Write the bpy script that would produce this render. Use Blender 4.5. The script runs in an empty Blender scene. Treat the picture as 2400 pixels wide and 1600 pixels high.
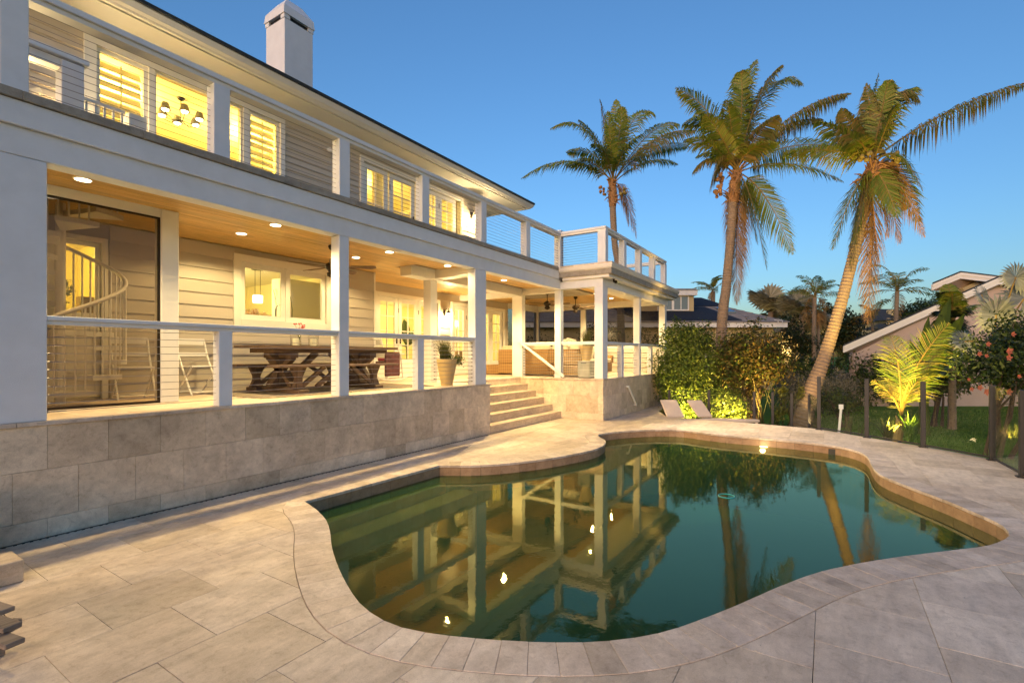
import bpy, bmesh, math, random
import numpy as np
from mathutils import Vector, Matrix
from mathutils.geometry import delaunay_2d_cdt, tessellate_polygon
random.seed(11)
RNG = np.random.default_rng(7)
sc = bpy.context.scene
COL = sc.collection
R_ = math.radians

# ------------------------------------------------------------------ camera
TH = math.atan2(740, 1150)
CAM = Vector((0, -6.15, 1.7))
FW = Vector((math.cos(TH), math.sin(TH), 0))
RT = Vector((math.sin(TH), -math.cos(TH), 0))
cam = bpy.data.cameras.new('camera'); camo = bpy.data.objects.new('camera', cam); COL.objects.link(camo)
cam.lens = 1150 / 2400 * 36; cam.sensor_width = 36; cam.shift_y = 33 / 2400
cam.clip_start = 0.05; cam.clip_end = 3000
camo.location = CAM; camo.rotation_euler = (R_(90), 0, TH - R_(90))
sc.camera = camo

# ------------------------------------------------------------------ world, sun, exposure
SUN_EL, SUN_AZ = 3.0, 202.0          # afterglow: low, behind the camera and to its left (azimuth from +X)
w = bpy.data.worlds.new('World'); sc.world = w; w.use_nodes = True
nt = w.node_tree; nt.nodes.clear()
sky = nt.nodes.new('ShaderNodeTexSky'); sky.sky_type = 'NISHITA'; sky.sun_disc = False
sky.sun_elevation = R_(SUN_EL); sky.sun_rotation = R_(90 - SUN_AZ)
sky.altitude = 0; sky.air_density = 1.0; sky.dust_density = 1.2; sky.ozone_density = 3.3
hs = nt.nodes.new('ShaderNodeMix'); hs.data_type = 'RGBA'; hs.blend_type = 'MULTIPLY'
hs.inputs[0].default_value = 1.0; hs.inputs[7].default_value = (0.97, 0.96, 0.985, 1)
bg = nt.nodes.new('ShaderNodeBackground'); bg.inputs[1].default_value = 0.13
wo = nt.nodes.new('ShaderNodeOutputWorld')
nt.links.new(sky.outputs[0], hs.inputs[6]); nt.links.new(hs.outputs[2], bg.inputs[0]); nt.links.new(bg.outputs[0], wo.inputs[0])
sl = bpy.data.lights.new('sun', 'SUN'); slo = bpy.data.objects.new('sun', sl); COL.objects.link(slo)
sl.energy = 0.56; sl.angle = R_(22); sl.color = (1.0, 0.66, 0.43)
LEL, LAZ = R_(14), R_(176)
sd = Vector((math.cos(LAZ) * math.cos(LEL), math.sin(LAZ) * math.cos(LEL), math.sin(LEL)))
slo.rotation_euler = sd.to_track_quat('Z', 'Y').to_euler(); slo.location = sd * 60
sc.view_settings.view_transform = 'Standard'; sc.view_settings.look = 'None'
sc.view_settings.exposure = 2.0; sc.view_settings.gamma = 1.0
sc.view_settings.use_curve_mapping = False
cy = sc.cycles
try:
    cy.use_denoising = True; cy.denoiser = 'OPENIMAGEDENOISE'; cy.use_light_tree = True
    cy.max_bounces = 8; cy.diffuse_bounces = 4; cy.glossy_bounces = 3; cy.transmission_bounces = 4; cy.transparent_max_bounces = 14
    cy.sample_clamp_indirect = 4.0; cy.caustics_reflective = False; cy.caustics_refractive = False
    cy.use_adaptive_sampling = True; cy.adaptive_threshold = 0.015
except Exception as e:
    print(e)

# ------------------------------------------------------------------ helpers
def ray(u, v):
    return FW + RT * ((u - 1200) / 1150) + Vector((0, 0, (833 - v) / 1150))
def at(u, v, d):                     # a point seen at (u, v) of the 2400 px photo, d metres ahead
    return CAM + ray(u, v) * d
def onY(u, v, Y):
    r = ray(u, v); return CAM + r * ((Y - CAM.y) / r.y)
def onZ(u, v, Z):
    r = ray(u, v); return CAM + r * ((Z - CAM.z) / r.z)

def wloc(o):
    l = Vector((0, 0, 0))
    while o is not None:
        l += Vector(o.location); o = o.parent
    return l
def tag(o, label=None, cat=None, group=None, kind=None):
    if label: o['label'] = label
    if cat: o['category'] = cat
    if group: o['group'] = group
    if kind: o['kind'] = kind
    return o
def thing(name, label, cat, loc=(0, 0, 0), group=None, rz=0.0):
    o = bpy.data.objects.new(name, None); COL.objects.link(o)
    o.empty_display_size = 0.1
    o.location = loc; o.rotation_euler = (0, 0, rz)
    return tag(o, label, cat, group)

class MB:
    def __init__(s): s.v = []; s.f = []
    def box(s, x0, x1, y0, y1, z0, z1):
        b = len(s.v)
        s.v += [(x0, y0, z0), (x1, y0, z0), (x1, y1, z0), (x0, y1, z0), (x0, y0, z1), (x1, y0, z1), (x1, y1, z1), (x0, y1, z1)]
        s.f += [(b, b+3, b+2, b+1), (b+4, b+5, b+6, b+7), (b, b+1, b+5, b+4), (b+1, b+2, b+6, b+5), (b+2, b+3, b+7, b+6), (b+3, b, b+4, b+7)]
        return s
    def hexa(s, p):                  # eight corners, ordered as box
        b = len(s.v); s.v += [tuple(q) for q in p]
        s.f += [(b, b+3, b+2, b+1), (b+4, b+5, b+6, b+7), (b, b+1, b+5, b+4), (b+1, b+2, b+6, b+5), (b+2, b+3, b+7, b+6), (b+3, b, b+4, b+7)]
        return s
    def beam(s, a, c, w, h, up=(0, 0, 1)):
        a = Vector(a); c = Vector(c); d = (c - a).normalized(); u = Vector(up)
        if abs(d.dot(u)) > .98: u = Vector((1, 0, 0))
        sdv = d.cross(u).normalized(); u = sdv.cross(d).normalized()
        p = []
        for q, in ((0,), (1,)):
            for (i, j) in ((-1, -1), (1, -1), (1, 1), (-1, 1)):
                base = a if j < 0 else c
                p.append(base + sdv * (i * w / 2) + u * ((-h / 2) if q == 0 else h / 2))
        # reorder: bottom a-left, a-right, c-right, c-left ; same on top
        return s.hexa(p)
    def tube(s, pts, r, n=8, cap=True):
        pts = [Vector(p) for p in pts]; m = len(pts)
        rr = r if isinstance(r, (list, tuple)) else [r] * m
        b0 = len(s.v); prev = None
        for i, p in enumerate(pts):
            t = (pts[min(i+1, m-1)] - pts[max(i-1, 0)])
            t = t.normalized() if t.length > 1e-9 else Vector((0, 0, 1))
            if prev is None:
                a = t.orthogonal().normalized()
            else:
                a = (prev - t * prev.dot(t))
                a = a.normalized() if a.length > 1e-6 else t.orthogonal().normalized()
            prev = a; bb = t.cross(a)
            for k in range(n):
                an = 2 * math.pi * k / n
                s.v.append(tuple(p + (a * math.cos(an) + bb * math.sin(an)) * rr[i]))
        for i in range(m - 1):
            for k in range(n):
                k2 = (k + 1) % n
                s.f.append((b0 + i*n + k, b0 + i*n + k2, b0 + (i+1)*n + k2, b0 + (i+1)*n + k))
        if cap:
            s.f.append(tuple(b0 + k for k in reversed(range(n))))
            s.f.append(tuple(b0 + (m-1)*n + k for k in range(n)))
        return s
    def lathe(s, prof, c=(0, 0, 0), n=20):   # prof = [(r, z)]
        b0 = len(s.v)
        for r, z in prof:
            for k in range(n):
                an = 2 * math.pi * k / n
                s.v.append((c[0] + r * math.cos(an), c[1] + r * math.sin(an), c[2] + z))
        for i in range(len(prof) - 1):
            for k in range(n):
                k2 = (k + 1) % n
                s.f.append((b0 + i*n + k, b0 + i*n + k2, b0 + (i+1)*n + k2, b0 + (i+1)*n + k))
        if prof[0][0] > 1e-6: s.f.append(tuple(b0 + k for k in reversed(range(n))))
        if prof[-1][0] > 1e-6: s.f.append(tuple(b0 + (len(prof)-1)*n + k for k in range(n)))
        return s
    def poly(s, pts):
        b = len(s.v); s.v += [tuple(p) for p in pts]; s.f.append(tuple(range(b, b + len(pts)))); return s
    def prism(s, pts, off):          # planar polygon pushed along a vector
        off = Vector(off); n = len(pts); b = len(s.v)
        s.v += [tuple(p) for p in pts] + [tuple(Vector(p) + off) for p in pts]
        s.f.append(tuple(reversed(range(b, b+n)))); s.f.append(tuple(range(b+n, b+2*n)))
        for i in range(n):
            j = (i+1) % n; s.f.append((b+i, b+j, b+n+j, b+n+i))
        return s
    def build(s, name, mat, parent=None, label=None, kind=None, smooth=False, bevel=0, fix=True):
        me = bpy.data.meshes.new(name)
        o0 = wloc(parent) if parent is not None else Vector((0, 0, 0))
        if o0.length > 1e-9:
            x, y, z = o0; vv = [(p[0]-x, p[1]-y, p[2]-z) for p in s.v]
        else: vv = s.v
        me.from_pydata(vv, [], s.f)
        if fix and len(s.f) < 4000:
            bm = bmesh.new(); bm.from_mesh(me); bmesh.ops.recalc_face_normals(bm, faces=bm.faces); bm.to_mesh(me); bm.free()
        if smooth: me.shade_smooth()
        me.materials.append(mat)
        o = bpy.data.objects.new(name, me); COL.objects.link(o)
        if parent is not None: o.parent = parent
        if label: o['label'] = label
        if kind: o['kind'] = kind
        if bevel:
            bv = o.modifiers.new('bevel', 'BEVEL'); bv.width = bevel; bv.segments = 1; bv.limit_method = 'ANGLE'; bv.angle_limit = R_(40)
        return o
def Bx(name, mat, parent, x0, x1, y0, y1, z0, z1, **k):
    return MB().box(x0, x1, y0, y1, z0, z1).build(name, mat, parent, **k)
def copy_tree(o, parent=None):
    c = o.copy(); COL.objects.link(c); c.parent = parent
    for ch in list(o.children): copy_tree(ch, c)
    return c
def lamp(name, kind, loc, power, color, parent, size=0.04, spot=None, aim=None, blend=.5):
    l = bpy.data.lights.new(name, kind); l.energy = power; l.color = color
    l.shadow_soft_size = size
    if kind == 'SPOT': l.spot_size = R_(spot); l.spot_blend = blend
    o = bpy.data.objects.new(name, l); COL.objects.link(o)
    o.location = Vector(loc) - (wloc(parent) if parent else Vector())
    if aim is not None: o.rotation_euler = (Vector(loc) - Vector(aim)).to_track_quat('Z', 'Y').to_euler()
    if parent: o.parent = parent
    return o
def vnoise(p, k=1.0):
    return math.sin(p[0]*1.7*k+1.3)*math.cos(p[1]*2.3*k-.7)+.5*math.sin(p[2]*3.1*k+p[0]*k)

# ------------------------------------------------------------------ materials
class NT:
    def __init__(s, name):
        s.m = bpy.data.materials.new(name); s.m.use_nodes = True; s.t = s.m.node_tree; s.t.nodes.clear()
        s.out = s.n('ShaderNodeOutputMaterial')
    def n(s, typ, **k):
        nd = s.t.nodes.new(typ)
        for a, b in k.items(): setattr(nd, a, b)
        return nd
    def l(s, a, b): s.t.links.new(a, b)
    def coord(s, scale=(1, 1, 1), kind='Object'):
        tc = s.n('ShaderNodeTexCoord'); mp = s.n('ShaderNodeMapping'); mp.inputs[3].default_value = scale
        s.l(tc.outputs[kind], mp.inputs[0]); return mp
    def noise(s, vec, scale, detail=4, rough=.55, dist=0):
        nz = s.n('ShaderNodeTexNoise'); nz.inputs['Scale'].default_value = scale; nz.inputs['Detail'].default_value = detail
        nz.inputs['Roughness'].default_value = rough; nz.inputs['Distortion'].default_value = dist
        s.l(vec, nz.inputs['Vector']); return nz.outputs['Fac']
    def ramp(s, fac, stops):
        rp = s.n('ShaderNodeValToRGB'); e = rp.color_ramp.elements
        while len(e) > 1: e.remove(e[-1])
        for i, (p, c) in enumerate(stops):
            q = e[0] if i == 0 else e.new(p)
            q.position = p; q.color = (*c, 1) if len(c) == 3 else c
        s.l(fac, rp.inputs[0]); return rp.outputs[0]
    def mix(s, a, b, fac, mode='MIX'):
        mx = s.n('ShaderNodeMix', data_type='RGBA', blend_type=mode)
        if isinstance(fac, (int, float)): mx.inputs[0].default_value = fac
        else: s.l(fac, mx.inputs[0])
        for i, q in ((6, a), (7, b)):
            if isinstance(q, tuple): mx.inputs[i].default_value = (*q, 1)
            else: s.l(q, mx.inputs[i])
        return mx.outputs[2]
    def math(s, op, a, b=0.0):
        m = s.n('ShaderNodeMath', operation=op)
        for i, q in ((0, a), (1, b)):
            if isinstance(q, (int, float)): m.inputs[i].default_value = q
            else: s.l(q, m.inputs[i])
        return m.outputs[0]
    def bump(s, h, strength, dist=.01):
        b = s.n('ShaderNodeBump'); b.inputs['Strength'].default_value = strength; b.inputs['Distance'].default_value = dist
        s.l(h, b.inputs['Height']); return b.outputs[0]
    def bsdf(s, col, rough=.6, metal=0, normal=None, spec=.4):
        p = s.n('ShaderNodeBsdfPrincipled')
        if isinstance(col, tuple): p.inputs['Base Color'].default_value = (*col, 1)
        else: s.l(col, p.inputs['Base Color'])
        if isinstance(rough, (int, float)): p.inputs['Roughness'].default_value = rough
        else: s.l(rough, p.inputs['Roughness'])
        p.inputs['Metallic'].default_value = metal; p.inputs['Specular IOR Level'].default_value = spec
        if normal is not None: s.l(normal, p.inputs['Normal'])
        return p.outputs[0]
    def done(s, sh): s.l(sh, s.out.inputs[0]); return s.m
def sh(c, k): return tuple(max(0, min(1, x * k)) for x in c)
def paint(name, col, rough=.5, var=.06, scale=3.0, bump=.05, bscale=40, rand=0.0, metal=0, spec=.4, stretch=(1, 1, 1), dirt=0.0):
    t = NT(name); mp = t.coord(stretch)
    c = t.ramp(t.noise(mp.outputs[0], scale, 5), [(.3, sh(col, 1 - var)), (.7, sh(col, 1 + var))])
    if dirt:
        d = t.ramp(t.noise(mp.outputs[0], 1.1, 6, .7), [(.52, (1, 1, 1)), (.75, (1 - dirt, 1 - dirt * 1.05, 1 - dirt * 1.15))])
        c = t.mix(c, d, 1.0, 'MULTIPLY')
    if rand:
        oi = t.n('ShaderNodeObjectInfo')
        g = t.ramp(oi.outputs['Random'], [(0, (1 - rand,) * 3), (1, (1 + rand * .6,) * 3)])
        c = t.mix(c, g, 1.0, 'MULTIPLY')
    nm = t.bump(t.noise(mp.outputs[0], bscale, 3), bump, .01) if bump else None
    return t.done(t.bsdf(c, rough, metal, nm, spec))
def stone(name, base, streak=(1.2, 9, 1.2), rough=.55, rand=.16, tint=.12, pits=True):
    t = NT(name); mp = t.coord(streak); mo = t.coord((1, 1, 1))
    oi = t.n('ShaderNodeObjectInfo')
    # every stone is cut from another part of the slab
    off = t.n('ShaderNodeVectorMath', operation='ADD'); cb = t.n('ShaderNodeCombineXYZ')
    r10 = t.math('MULTIPLY', oi.outputs['Random'], 37.0)
    for i in range(3): t.l(r10, cb.inputs[i])
    t.l(mp.outputs[0], off.inputs[0]); t.l(cb.outputs[0], off.inputs[1])
    n1 = t.noise(off.outputs[0], 1.6, 7, .62, .6); n2 = t.noise(off.outputs[0], 5.5, 5, .6, .3); n3 = t.noise(mo.outputs[0], 4.2, 6, .65)
    c = t.ramp(n1, [(.28, sh(base, .80)), (.47, base), (.62, sh(base, 1.10)), (.78, sh(base, .92))])
    c = t.mix(c, t.ramp(n2, [(.35, (.86, .83, .80)), (.6, (1.04, 1.03, 1.02))]), .5, 'MULTIPLY')
    c = t.mix(c, t.ramp(n3, [(.32, (.78, .75, .72)), (.62, (1.06, 1.06, 1.05))]), .8, 'MULTIPLY')
    n4 = t.noise(mo.outputs[0], 17, 5, .7, .8); c = t.mix(c, t.ramp(n4, [(.30, (.74, .70, .66)), (.48, (1.0, 1.0, 1.0)), (.70, (1.07, 1.07, 1.06))]), .75, 'MULTIPLY')
    n5 = t.noise(mo.outputs[0], 130, 3, .7); c = t.mix(c, t.ramp(n5, [(.34, (.80, .79, .78)), (.62, (1.06, 1.06, 1.06))]), .6, 'MULTIPLY')
    st_ = t.noise(mo.outputs[0], .55, 5, .6); c = t.mix(c, t.ramp(st_, [(.36, (.84, .82, .80)), (.6, (1.03, 1.03, 1.03))]), .8, 'MULTIPLY')
    rr = t.ramp(oi.outputs['Random'], [(0, (1 - rand, 1 - rand * 1.1, 1 - rand * 1.25)), (.35, (1.0, .97, .94)), (.7, (1 - rand * .3, 1 - rand * .35, 1 - rand * .3)), (1, (1 + rand * .5,) * 3)])
    c = t.mix(c, rr, 1.0, 'MULTIPLY')
    h = n2
    if pits:
        pm = t.coord((5, 16, 5)); pn = t.noise(pm.outputs[0], 5, 3, .7)
        gate = t.noise(mo.outputs[0], 2.2, 2)
        pv = t.math('MULTIPLY', t.math('GREATER_THAN', pn, .69), t.math('GREATER_THAN', gate, .55))
        c = t.mix(c, sh(base, .38), t.math('MULTIPLY', pv, .75))
        h = t.math('SUBTRACT', n2, pv)
    return t.done(t.bsdf(c, rough, 0, t.bump(h, .25, .006), .35))
def wood(name, col, axis='x', rough=.45, rand=.2, scale=3.0, dark=.55):
    t = NT(name); st = {'x': (.8, 14, 14), 'y': (14, .8, 14), 'z': (14, 14, .8)}[axis]
    mp = t.coord(st); oi = t.n('ShaderNodeObjectInfo')
    off = t.n('ShaderNodeVectorMath', operation='ADD'); cb = t.n('ShaderNodeCombineXYZ')
    r10 = t.math('MULTIPLY', oi.outputs['Random'], 23.0)
    for i in range(3): t.l(r10, cb.inputs[i])
    t.l(mp.outputs[0], off.inputs[0]); t.l(cb.outputs[0], off.inputs[1])
    g = t.noise(off.outputs[0], scale, 6, .6, 1.2)
    c = t.ramp(g, [(.3, sh(col, dark)), (.5, col), (.72, sh(col, 1.25))])
    c = t.mix(c, t.ramp(oi.outputs['Random'], [(0, (1 - rand,) * 3), (1, (1 + rand * .5,) * 3)]), 1.0, 'MULTIPLY')
    return t.done(t.bsdf(c, rough, 0, t.bump(g, .2, .004)))
def glow(name, col, power):
    t = NT(name); e = t.n('ShaderNodeEmission'); e.inputs[0].default_value = (*col, 1); e.inputs[1].default_value = power
    return t.done(e.outputs[0])
def thin_glass(name, tint=(1, 1, 1), body=0.0, bodycol=(.02, .02, .02), ior=1.5, rough=0.0):
    t = NT(name); tr = t.n('ShaderNodeBsdfTransparent'); tr.inputs[0].default_value = (*tint, 1)
    gl = t.n('ShaderNodeBsdfGlossy'); gl.inputs['Roughness'].default_value = rough
    fr = t.n('ShaderNodeFresnel'); ge = t.n('ShaderNodeNewGeometry')
    t.l(t.math('ADD', ior, t.math('MULTIPLY', ge.outputs['Backfacing'], 1/ior - ior)), fr.inputs[0])   # a thin sheet reflects alike from both sides
    m1 = t.n('ShaderNodeMixShader'); t.l(fr.outputs[0], m1.inputs[0]); t.l(tr.outputs[0], m1.inputs[1]); t.l(gl.outputs[0], m1.inputs[2])
    o = m1.outputs[0]
    if body:
        df = t.n('ShaderNodeBsdfDiffuse'); df.inputs[0].default_value = (*bodycol, 1)
        m2 = t.n('ShaderNodeMixShader'); m2.inputs[0].default_value = body; t.l(o, m2.inputs[1]); t.l(df.outputs[0], m2.inputs[2]); o = m2.outputs[0]
    return t.done(o)
def leafm(name, stops, rough=.5, trans=.3):
    t = NT(name); g = t.n('ShaderNodeNewGeometry')
    c = t.ramp(g.outputs['Random Per Island'], stops)
    p = t.bsdf(c, rough, 0, None, .3); tl = t.n('ShaderNodeBsdfTranslucent'); t.l(c, tl.inputs[0])
    m = t.n('ShaderNodeMixShader'); m.inputs[0].default_value = trans; t.l(p, m.inputs[1]); t.l(tl.outputs[0], m.inputs[2])
    return t.done(m.outputs[0])

M = {}
M['white'] = paint('white_paint', (.74, .73, .70), .45, .03, 2.0, .04, 60, dirt=.08)
M['stucco'] = paint('white_textured_paint', (.68, .71, .75), .6, .04, 5.0, .25, 140, dirt=.06)
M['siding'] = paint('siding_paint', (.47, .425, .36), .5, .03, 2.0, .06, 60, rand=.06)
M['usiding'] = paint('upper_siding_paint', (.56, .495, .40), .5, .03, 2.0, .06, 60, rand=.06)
M['trim'] = paint('trim_paint', (.76, .74, .68), .4, .02, 2.0, .02, 60)
M['paver'] = stone('travertine_paver', (.70, .605, .485), (1.0, 3.5, 1.0), rand=.22)
M['coping'] = stone('travertine_coping', (.66, .575, .48), (3, 3, 3), .55, .26)
M['tile'] = stone('travertine_wall_tile', (.72, .62, .48), (2.2, 2.2, 2.2), .6, .24, pits=False)
M['cap'] = stone('weathered_stone_cap', (.33, .31, .27), (3, 3, 3), .7, .1, pits=False)
M['step'] = stone('travertine_step', (.66, .56, .43), (1.5, 9, 9), .55, .12, pits=False)
M['pooltile'] = stone('waterline_tile', (.40, .27, .165), (3, 3, 3), .4, .15, pits=False)
M['joint'] = paint('joint_mortar', (.20, .16, .125), .9, .2, 20, .1)
M['ceil'] = wood('cedar_ceiling', (.60, .385, .125), 'x', .35, .16)
M['dark_wood'] = wood('weathered_dark_wood', (.16, .10, .06), 'x', .6, .25)
M['grey_wood'] = wood('weathered_grey_wood', (.22, .17, .13), 'x', .7, .25)
M['shingle'] = paint('dark_shingle', (.035, .04, .042), .85, .35, 18, .5, 60)
M['metal'] = paint('cable_steel', (.30, .29, .28), .3, .05, 4, 0, metal=1)
M['bronze'] = paint('dark_bronze', (.035, .025, .018), .4, .1, 6, 0, metal=.6)
M['black'] = paint('black_powder_coat', (.016, .016, .018), .45, .2, 8, .05)
M['glass'] = thin_glass('window_glass', (.97, .98, .97), ior=1.45)
M['fglass'] = thin_glass('fence_glass', (.93, .95, .93), body=.02, bodycol=(.10, .11, .08), ior=1.22)
M['screen'] = thin_glass('dark_screen', (.42, .40, .38), body=.12, bodycol=(.07, .06, .05), ior=1.25, rough=.15)
M['tinted'] = thin_glass('tinted_panel', (.60, .54, .46), body=.10, bodycol=(.30, .24, .17), ior=1.45)
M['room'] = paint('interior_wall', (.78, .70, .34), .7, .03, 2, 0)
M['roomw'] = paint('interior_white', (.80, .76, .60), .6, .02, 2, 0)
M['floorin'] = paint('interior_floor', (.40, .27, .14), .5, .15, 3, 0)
M['shutter'] = None
M['terracotta'] = paint('tan_ceramic', (.50, .37, .17), .55, .08, 6, .05)
M['wicker'] = None
M['cushion'] = paint('cream_cushion', (.68, .61, .45), .9, .06, 12, .3, 120)
M['pink'] = paint('patterned_cushion', (.62, .56, .44), .9, .35, 22, .2, 120)
M['charcoal'] = paint('grey_cushion', (.17, .15, .14), .9, .1, 12, .2)
M['concrete'] = paint('grey_concrete', (.20, .19, .175), .8, .14, 9, .2)
M['plum'] = paint('plum_throw', (.09, .035, .04), .95, .35, 14, .3, 90)
M['downlight'] = glow('downlight_glow', (1, .86, .55), 4)
M['bulb'] = glow('lamp_glow', (1, .80, .42), 5)
M['shadeglow'] = glow('lit_lampshade', (1, .86, .45), 1.3)
M['red'] = paint('red_petal', (.50, .012, .015), .5, .2, 9, 0)
M['yellow'] = paint('yellow_wall', (.52, .42, .22), .8, .05, 3, .1)
M['pinkwall'] = paint('pink_stucco', (.45, .355, .31), .85, .05, 3, .2)
M['rooftile'] = paint('grey_roof_tile', (.27, .235, .205), .8, .2, 3, .1)
M['solar'] = paint('solar_panel', (.012, .016, .026), .85, .2, 3, 0)
M['sandcush'] = paint('sand_cushion', (.64, .53, .42), .9, .05, 8, .2, 120)
M['bark'] = paint('palm_bark', (.25, .185, .125), .9, .25, 9, .4, 30, stretch=(1, 1, 5))
M['barkdark'] = paint('shrub_bark', (.09, .06, .04), .9, .3, 12, .4)
M['husk'] = paint('palm_husk', (.27, .145, .06), .9, .4, 16, .5, 40)
M['nut'] = paint('coconut_husk', (.24, .19, .05), .6, .25, 6, .1)
M['soil'] = paint('mulch', (.045, .032, .022), .95, .4, 20, .6, 50)
M['palm'] = leafm('palm_leaf', [(0, (.11, .18, .02)), (.4, (.18, .235, .03)), (.75, (.24, .25, .04)), (1, (.30, .235, .065))], .4)
M['palmold'] = leafm('palm_leaf_old', [(0, (.10, .13, .025)), (.5, (.16, .15, .035)), (1, (.25, .16, .05))], .5)
M['palmdead'] = leafm('palm_leaf_dead', [(0, (.21, .115, .04)), (.5, (.29, .165, .06)), (1, (.37, .235, .10))], .8, .2)
M['rachis'] = paint('palm_stalk', (.22, .15, .035), .5, .15, 5, 0)
M['leafA'] = leafm('shrub_leaf', [(0, (.03, .06, .010)), (.5, (.065, .105, .016)), (1, (.13, .16, .022))], .45)
M['leafB'] = leafm('olive_leaf', [(0, (.04, .048, .012)), (.5, (.085, .07, .016)), (1, (.15, .095, .02))], .5)
M['leafD'] = leafm('dark_leaf', [(0, (.008, .018, .007)), (.6, (.02, .04, .012)), (1, (.035, .055, .016))], .4, .15)
M['leafG'] = leafm('grey_green_leaf', [(0, (.13, .125, .09)), (.5, (.19, .18, .14)), (1, (.25, .23, .19))], .7)
M['silver'] = leafm('silver_fan_leaf', [(0, (.13, .15, .12)), (.5, (.20, .22, .18)), (1, (.28, .30, .25))], .5, .15)
M['tanfan'] = leafm('faded_fan_leaf', [(0, (.22, .20, .12)), (.5, (.30, .27, .17)), (1, (.38, .35, .24))], .6, .2)
M['coral'] = leafm('coral_petal', [(0, (.55, .13, .07)), (1, (.62, .21, .12))], .5)
M['grass'] = leafm('grass_blade', [(0, (.07, .16, .016)), (.5, (.11, .22, .028)), (1, (.16, .25, .045))], .6)
M['shutter'] = leafm('shutter_slat', [(0, (.80, .72, .42)), (1, (.84, .78, .50))], .5, .5)
M['reed'] = leafm('reed_leaf', [(0, (.05, .07, .02)), (.6, (.09, .10, .03)), (1, (.16, .13, .05))], .6)
def mk_wicker():
    t = NT('wicker'); mp = t.coord((1, 1, 1))
    w1 = t.n('ShaderNodeTexWave'); w1.wave_type = 'BANDS'; w1.bands_direction = 'Z'; w1.inputs['Scale'].default_value = 6.5; w1.inputs['Distortion'].default_value = .6
    w2 = t.n('ShaderNodeTexWave'); w2.wave_type = 'BANDS'; w2.bands_direction = 'Y'; w2.inputs['Scale'].default_value = 4.5; w2.inputs['Distortion'].default_value = .6
    w3 = t.n('ShaderNodeTexWave'); w3.wave_type = 'BANDS'; w3.bands_direction = 'X'; w3.inputs['Scale'].default_value = 4.5; w3.inputs['Distortion'].default_value = .6
    for q in (w1, w2, w3): t.l(mp.outputs[0], q.inputs[0])
    v = t.math('ADD', w1.outputs['Fac'], t.math('MULTIPLY', t.math('ADD', w2.outputs['Fac'], w3.outputs['Fac']), .5))
    c = t.ramp(t.math('MULTIPLY', v, .5), [(.15, (.07, .032, .010)), (.45, (.24, .13, .045)), (.8, (.40, .24, .09))])
    return t.done(t.bsdf(c, .55, 0, t.bump(v, .6, .01)))
M['wicker'] = mk_wicker()
def mk_lawn():
    t = NT('lawn_ground'); mp = t.coord((1, 1, 1)); n = t.noise(mp.outputs[0], .8, 6, .65); n2 = t.noise(mp.outputs[0], 60, 4, .7)
    c = t.ramp(n, [(.3, (.075, .17, .016)), (.55, (.10, .22, .026)), (.75, (.15, .22, .036))])
    c = t.mix(c, t.ramp(n2, [(.3, (.55, .55, .5)), (.7, (1.25, 1.25, 1.2))]), .8, 'MULTIPLY')
    return t.done(t.bsdf(c, .9, 0, t.bump(n2, .8, .03), .1))
M['lawn'] = mk_lawn()
def mk_water():
    t = NT('pool_water'); mp = t.coord((1, 1, 1))
    h = t.math('ADD', t.noise(mp.outputs[0], 8.0, 3, .5), t.math('MULTIPLY', t.noise(mp.outputs[0], 26, 2, .5), .35))
    nm = t.bump(h, .03, .016)
    tr = t.n('ShaderNodeBsdfTransparent'); tr.inputs[0].default_value = (.50, .78, .50, 1)
    gl = t.n('ShaderNodeBsdfGlossy'); gl.inputs['Roughness'].default_value = .012; gl.inputs[0].default_value = (.92, .88, .50, 1); t.l(nm, gl.inputs['Normal'])
    fr = t.n('ShaderNodeFresnel'); fr.inputs[0].default_value = 1.72; t.l(nm, fr.inputs['Normal'])
    df = t.n('ShaderNodeBsdfDiffuse'); n5 = t.noise(mp.outputs[0], .5, 4, .6)          # fine algae in suspension: turbid green water
    t.l(t.ramp(n5, [(.3, (.030, .105, .050)), (.7, (.042, .135, .068))]), df.inputs[0])
    m0 = t.n('ShaderNodeMixShader'); m0.inputs[0].default_value = .36; t.l(tr.outputs[0], m0.inputs[1]); t.l(df.outputs[0], m0.inputs[2])
    m1 = t.n('ShaderNodeMixShader'); t.l(fr.outputs[0], m1.inputs[0]); t.l(m0.outputs[0], m1.inputs[1]); t.l(gl.outputs[0], m1.inputs[2])
    return t.done(m1.outputs[0])
M['water'] = mk_water()
M['poolfloor'] = paint('pool_plaster', (.035, .15, .07), .8, .12, 1.2, 0)
M['poolstep'] = paint('pool_step_plaster', (.85, .42, .16), .8, .12, 1.2, 0)

# ================================================================== ground, deck and pool
LG = -0.5
for k, (x0, x1, y0, y1) in enumerate([(-80, 12.0, -200, -8.3), (12.0, 420, -200, 8), (-80, -3, -8.3, 8), (-80, 420, 8, 260)]):
    pass
lm = MB()
for (x0, x1, y0, y1) in [(-120, 12.0, -260, -8.3), (12.0, 900, -260, 8), (-120, -4, -8.3, 8), (-120, 900, 8, 500)]:
    lm.poly([(x0, y0, LG), (x1, y0, LG), (x1, y1, LG), (x0, y1, LG)])
lawn = lm.build('lawn', M['lawn']); tag(lawn, 'green lawn spreading beyond the pool fence', None, None, 'structure')

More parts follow.
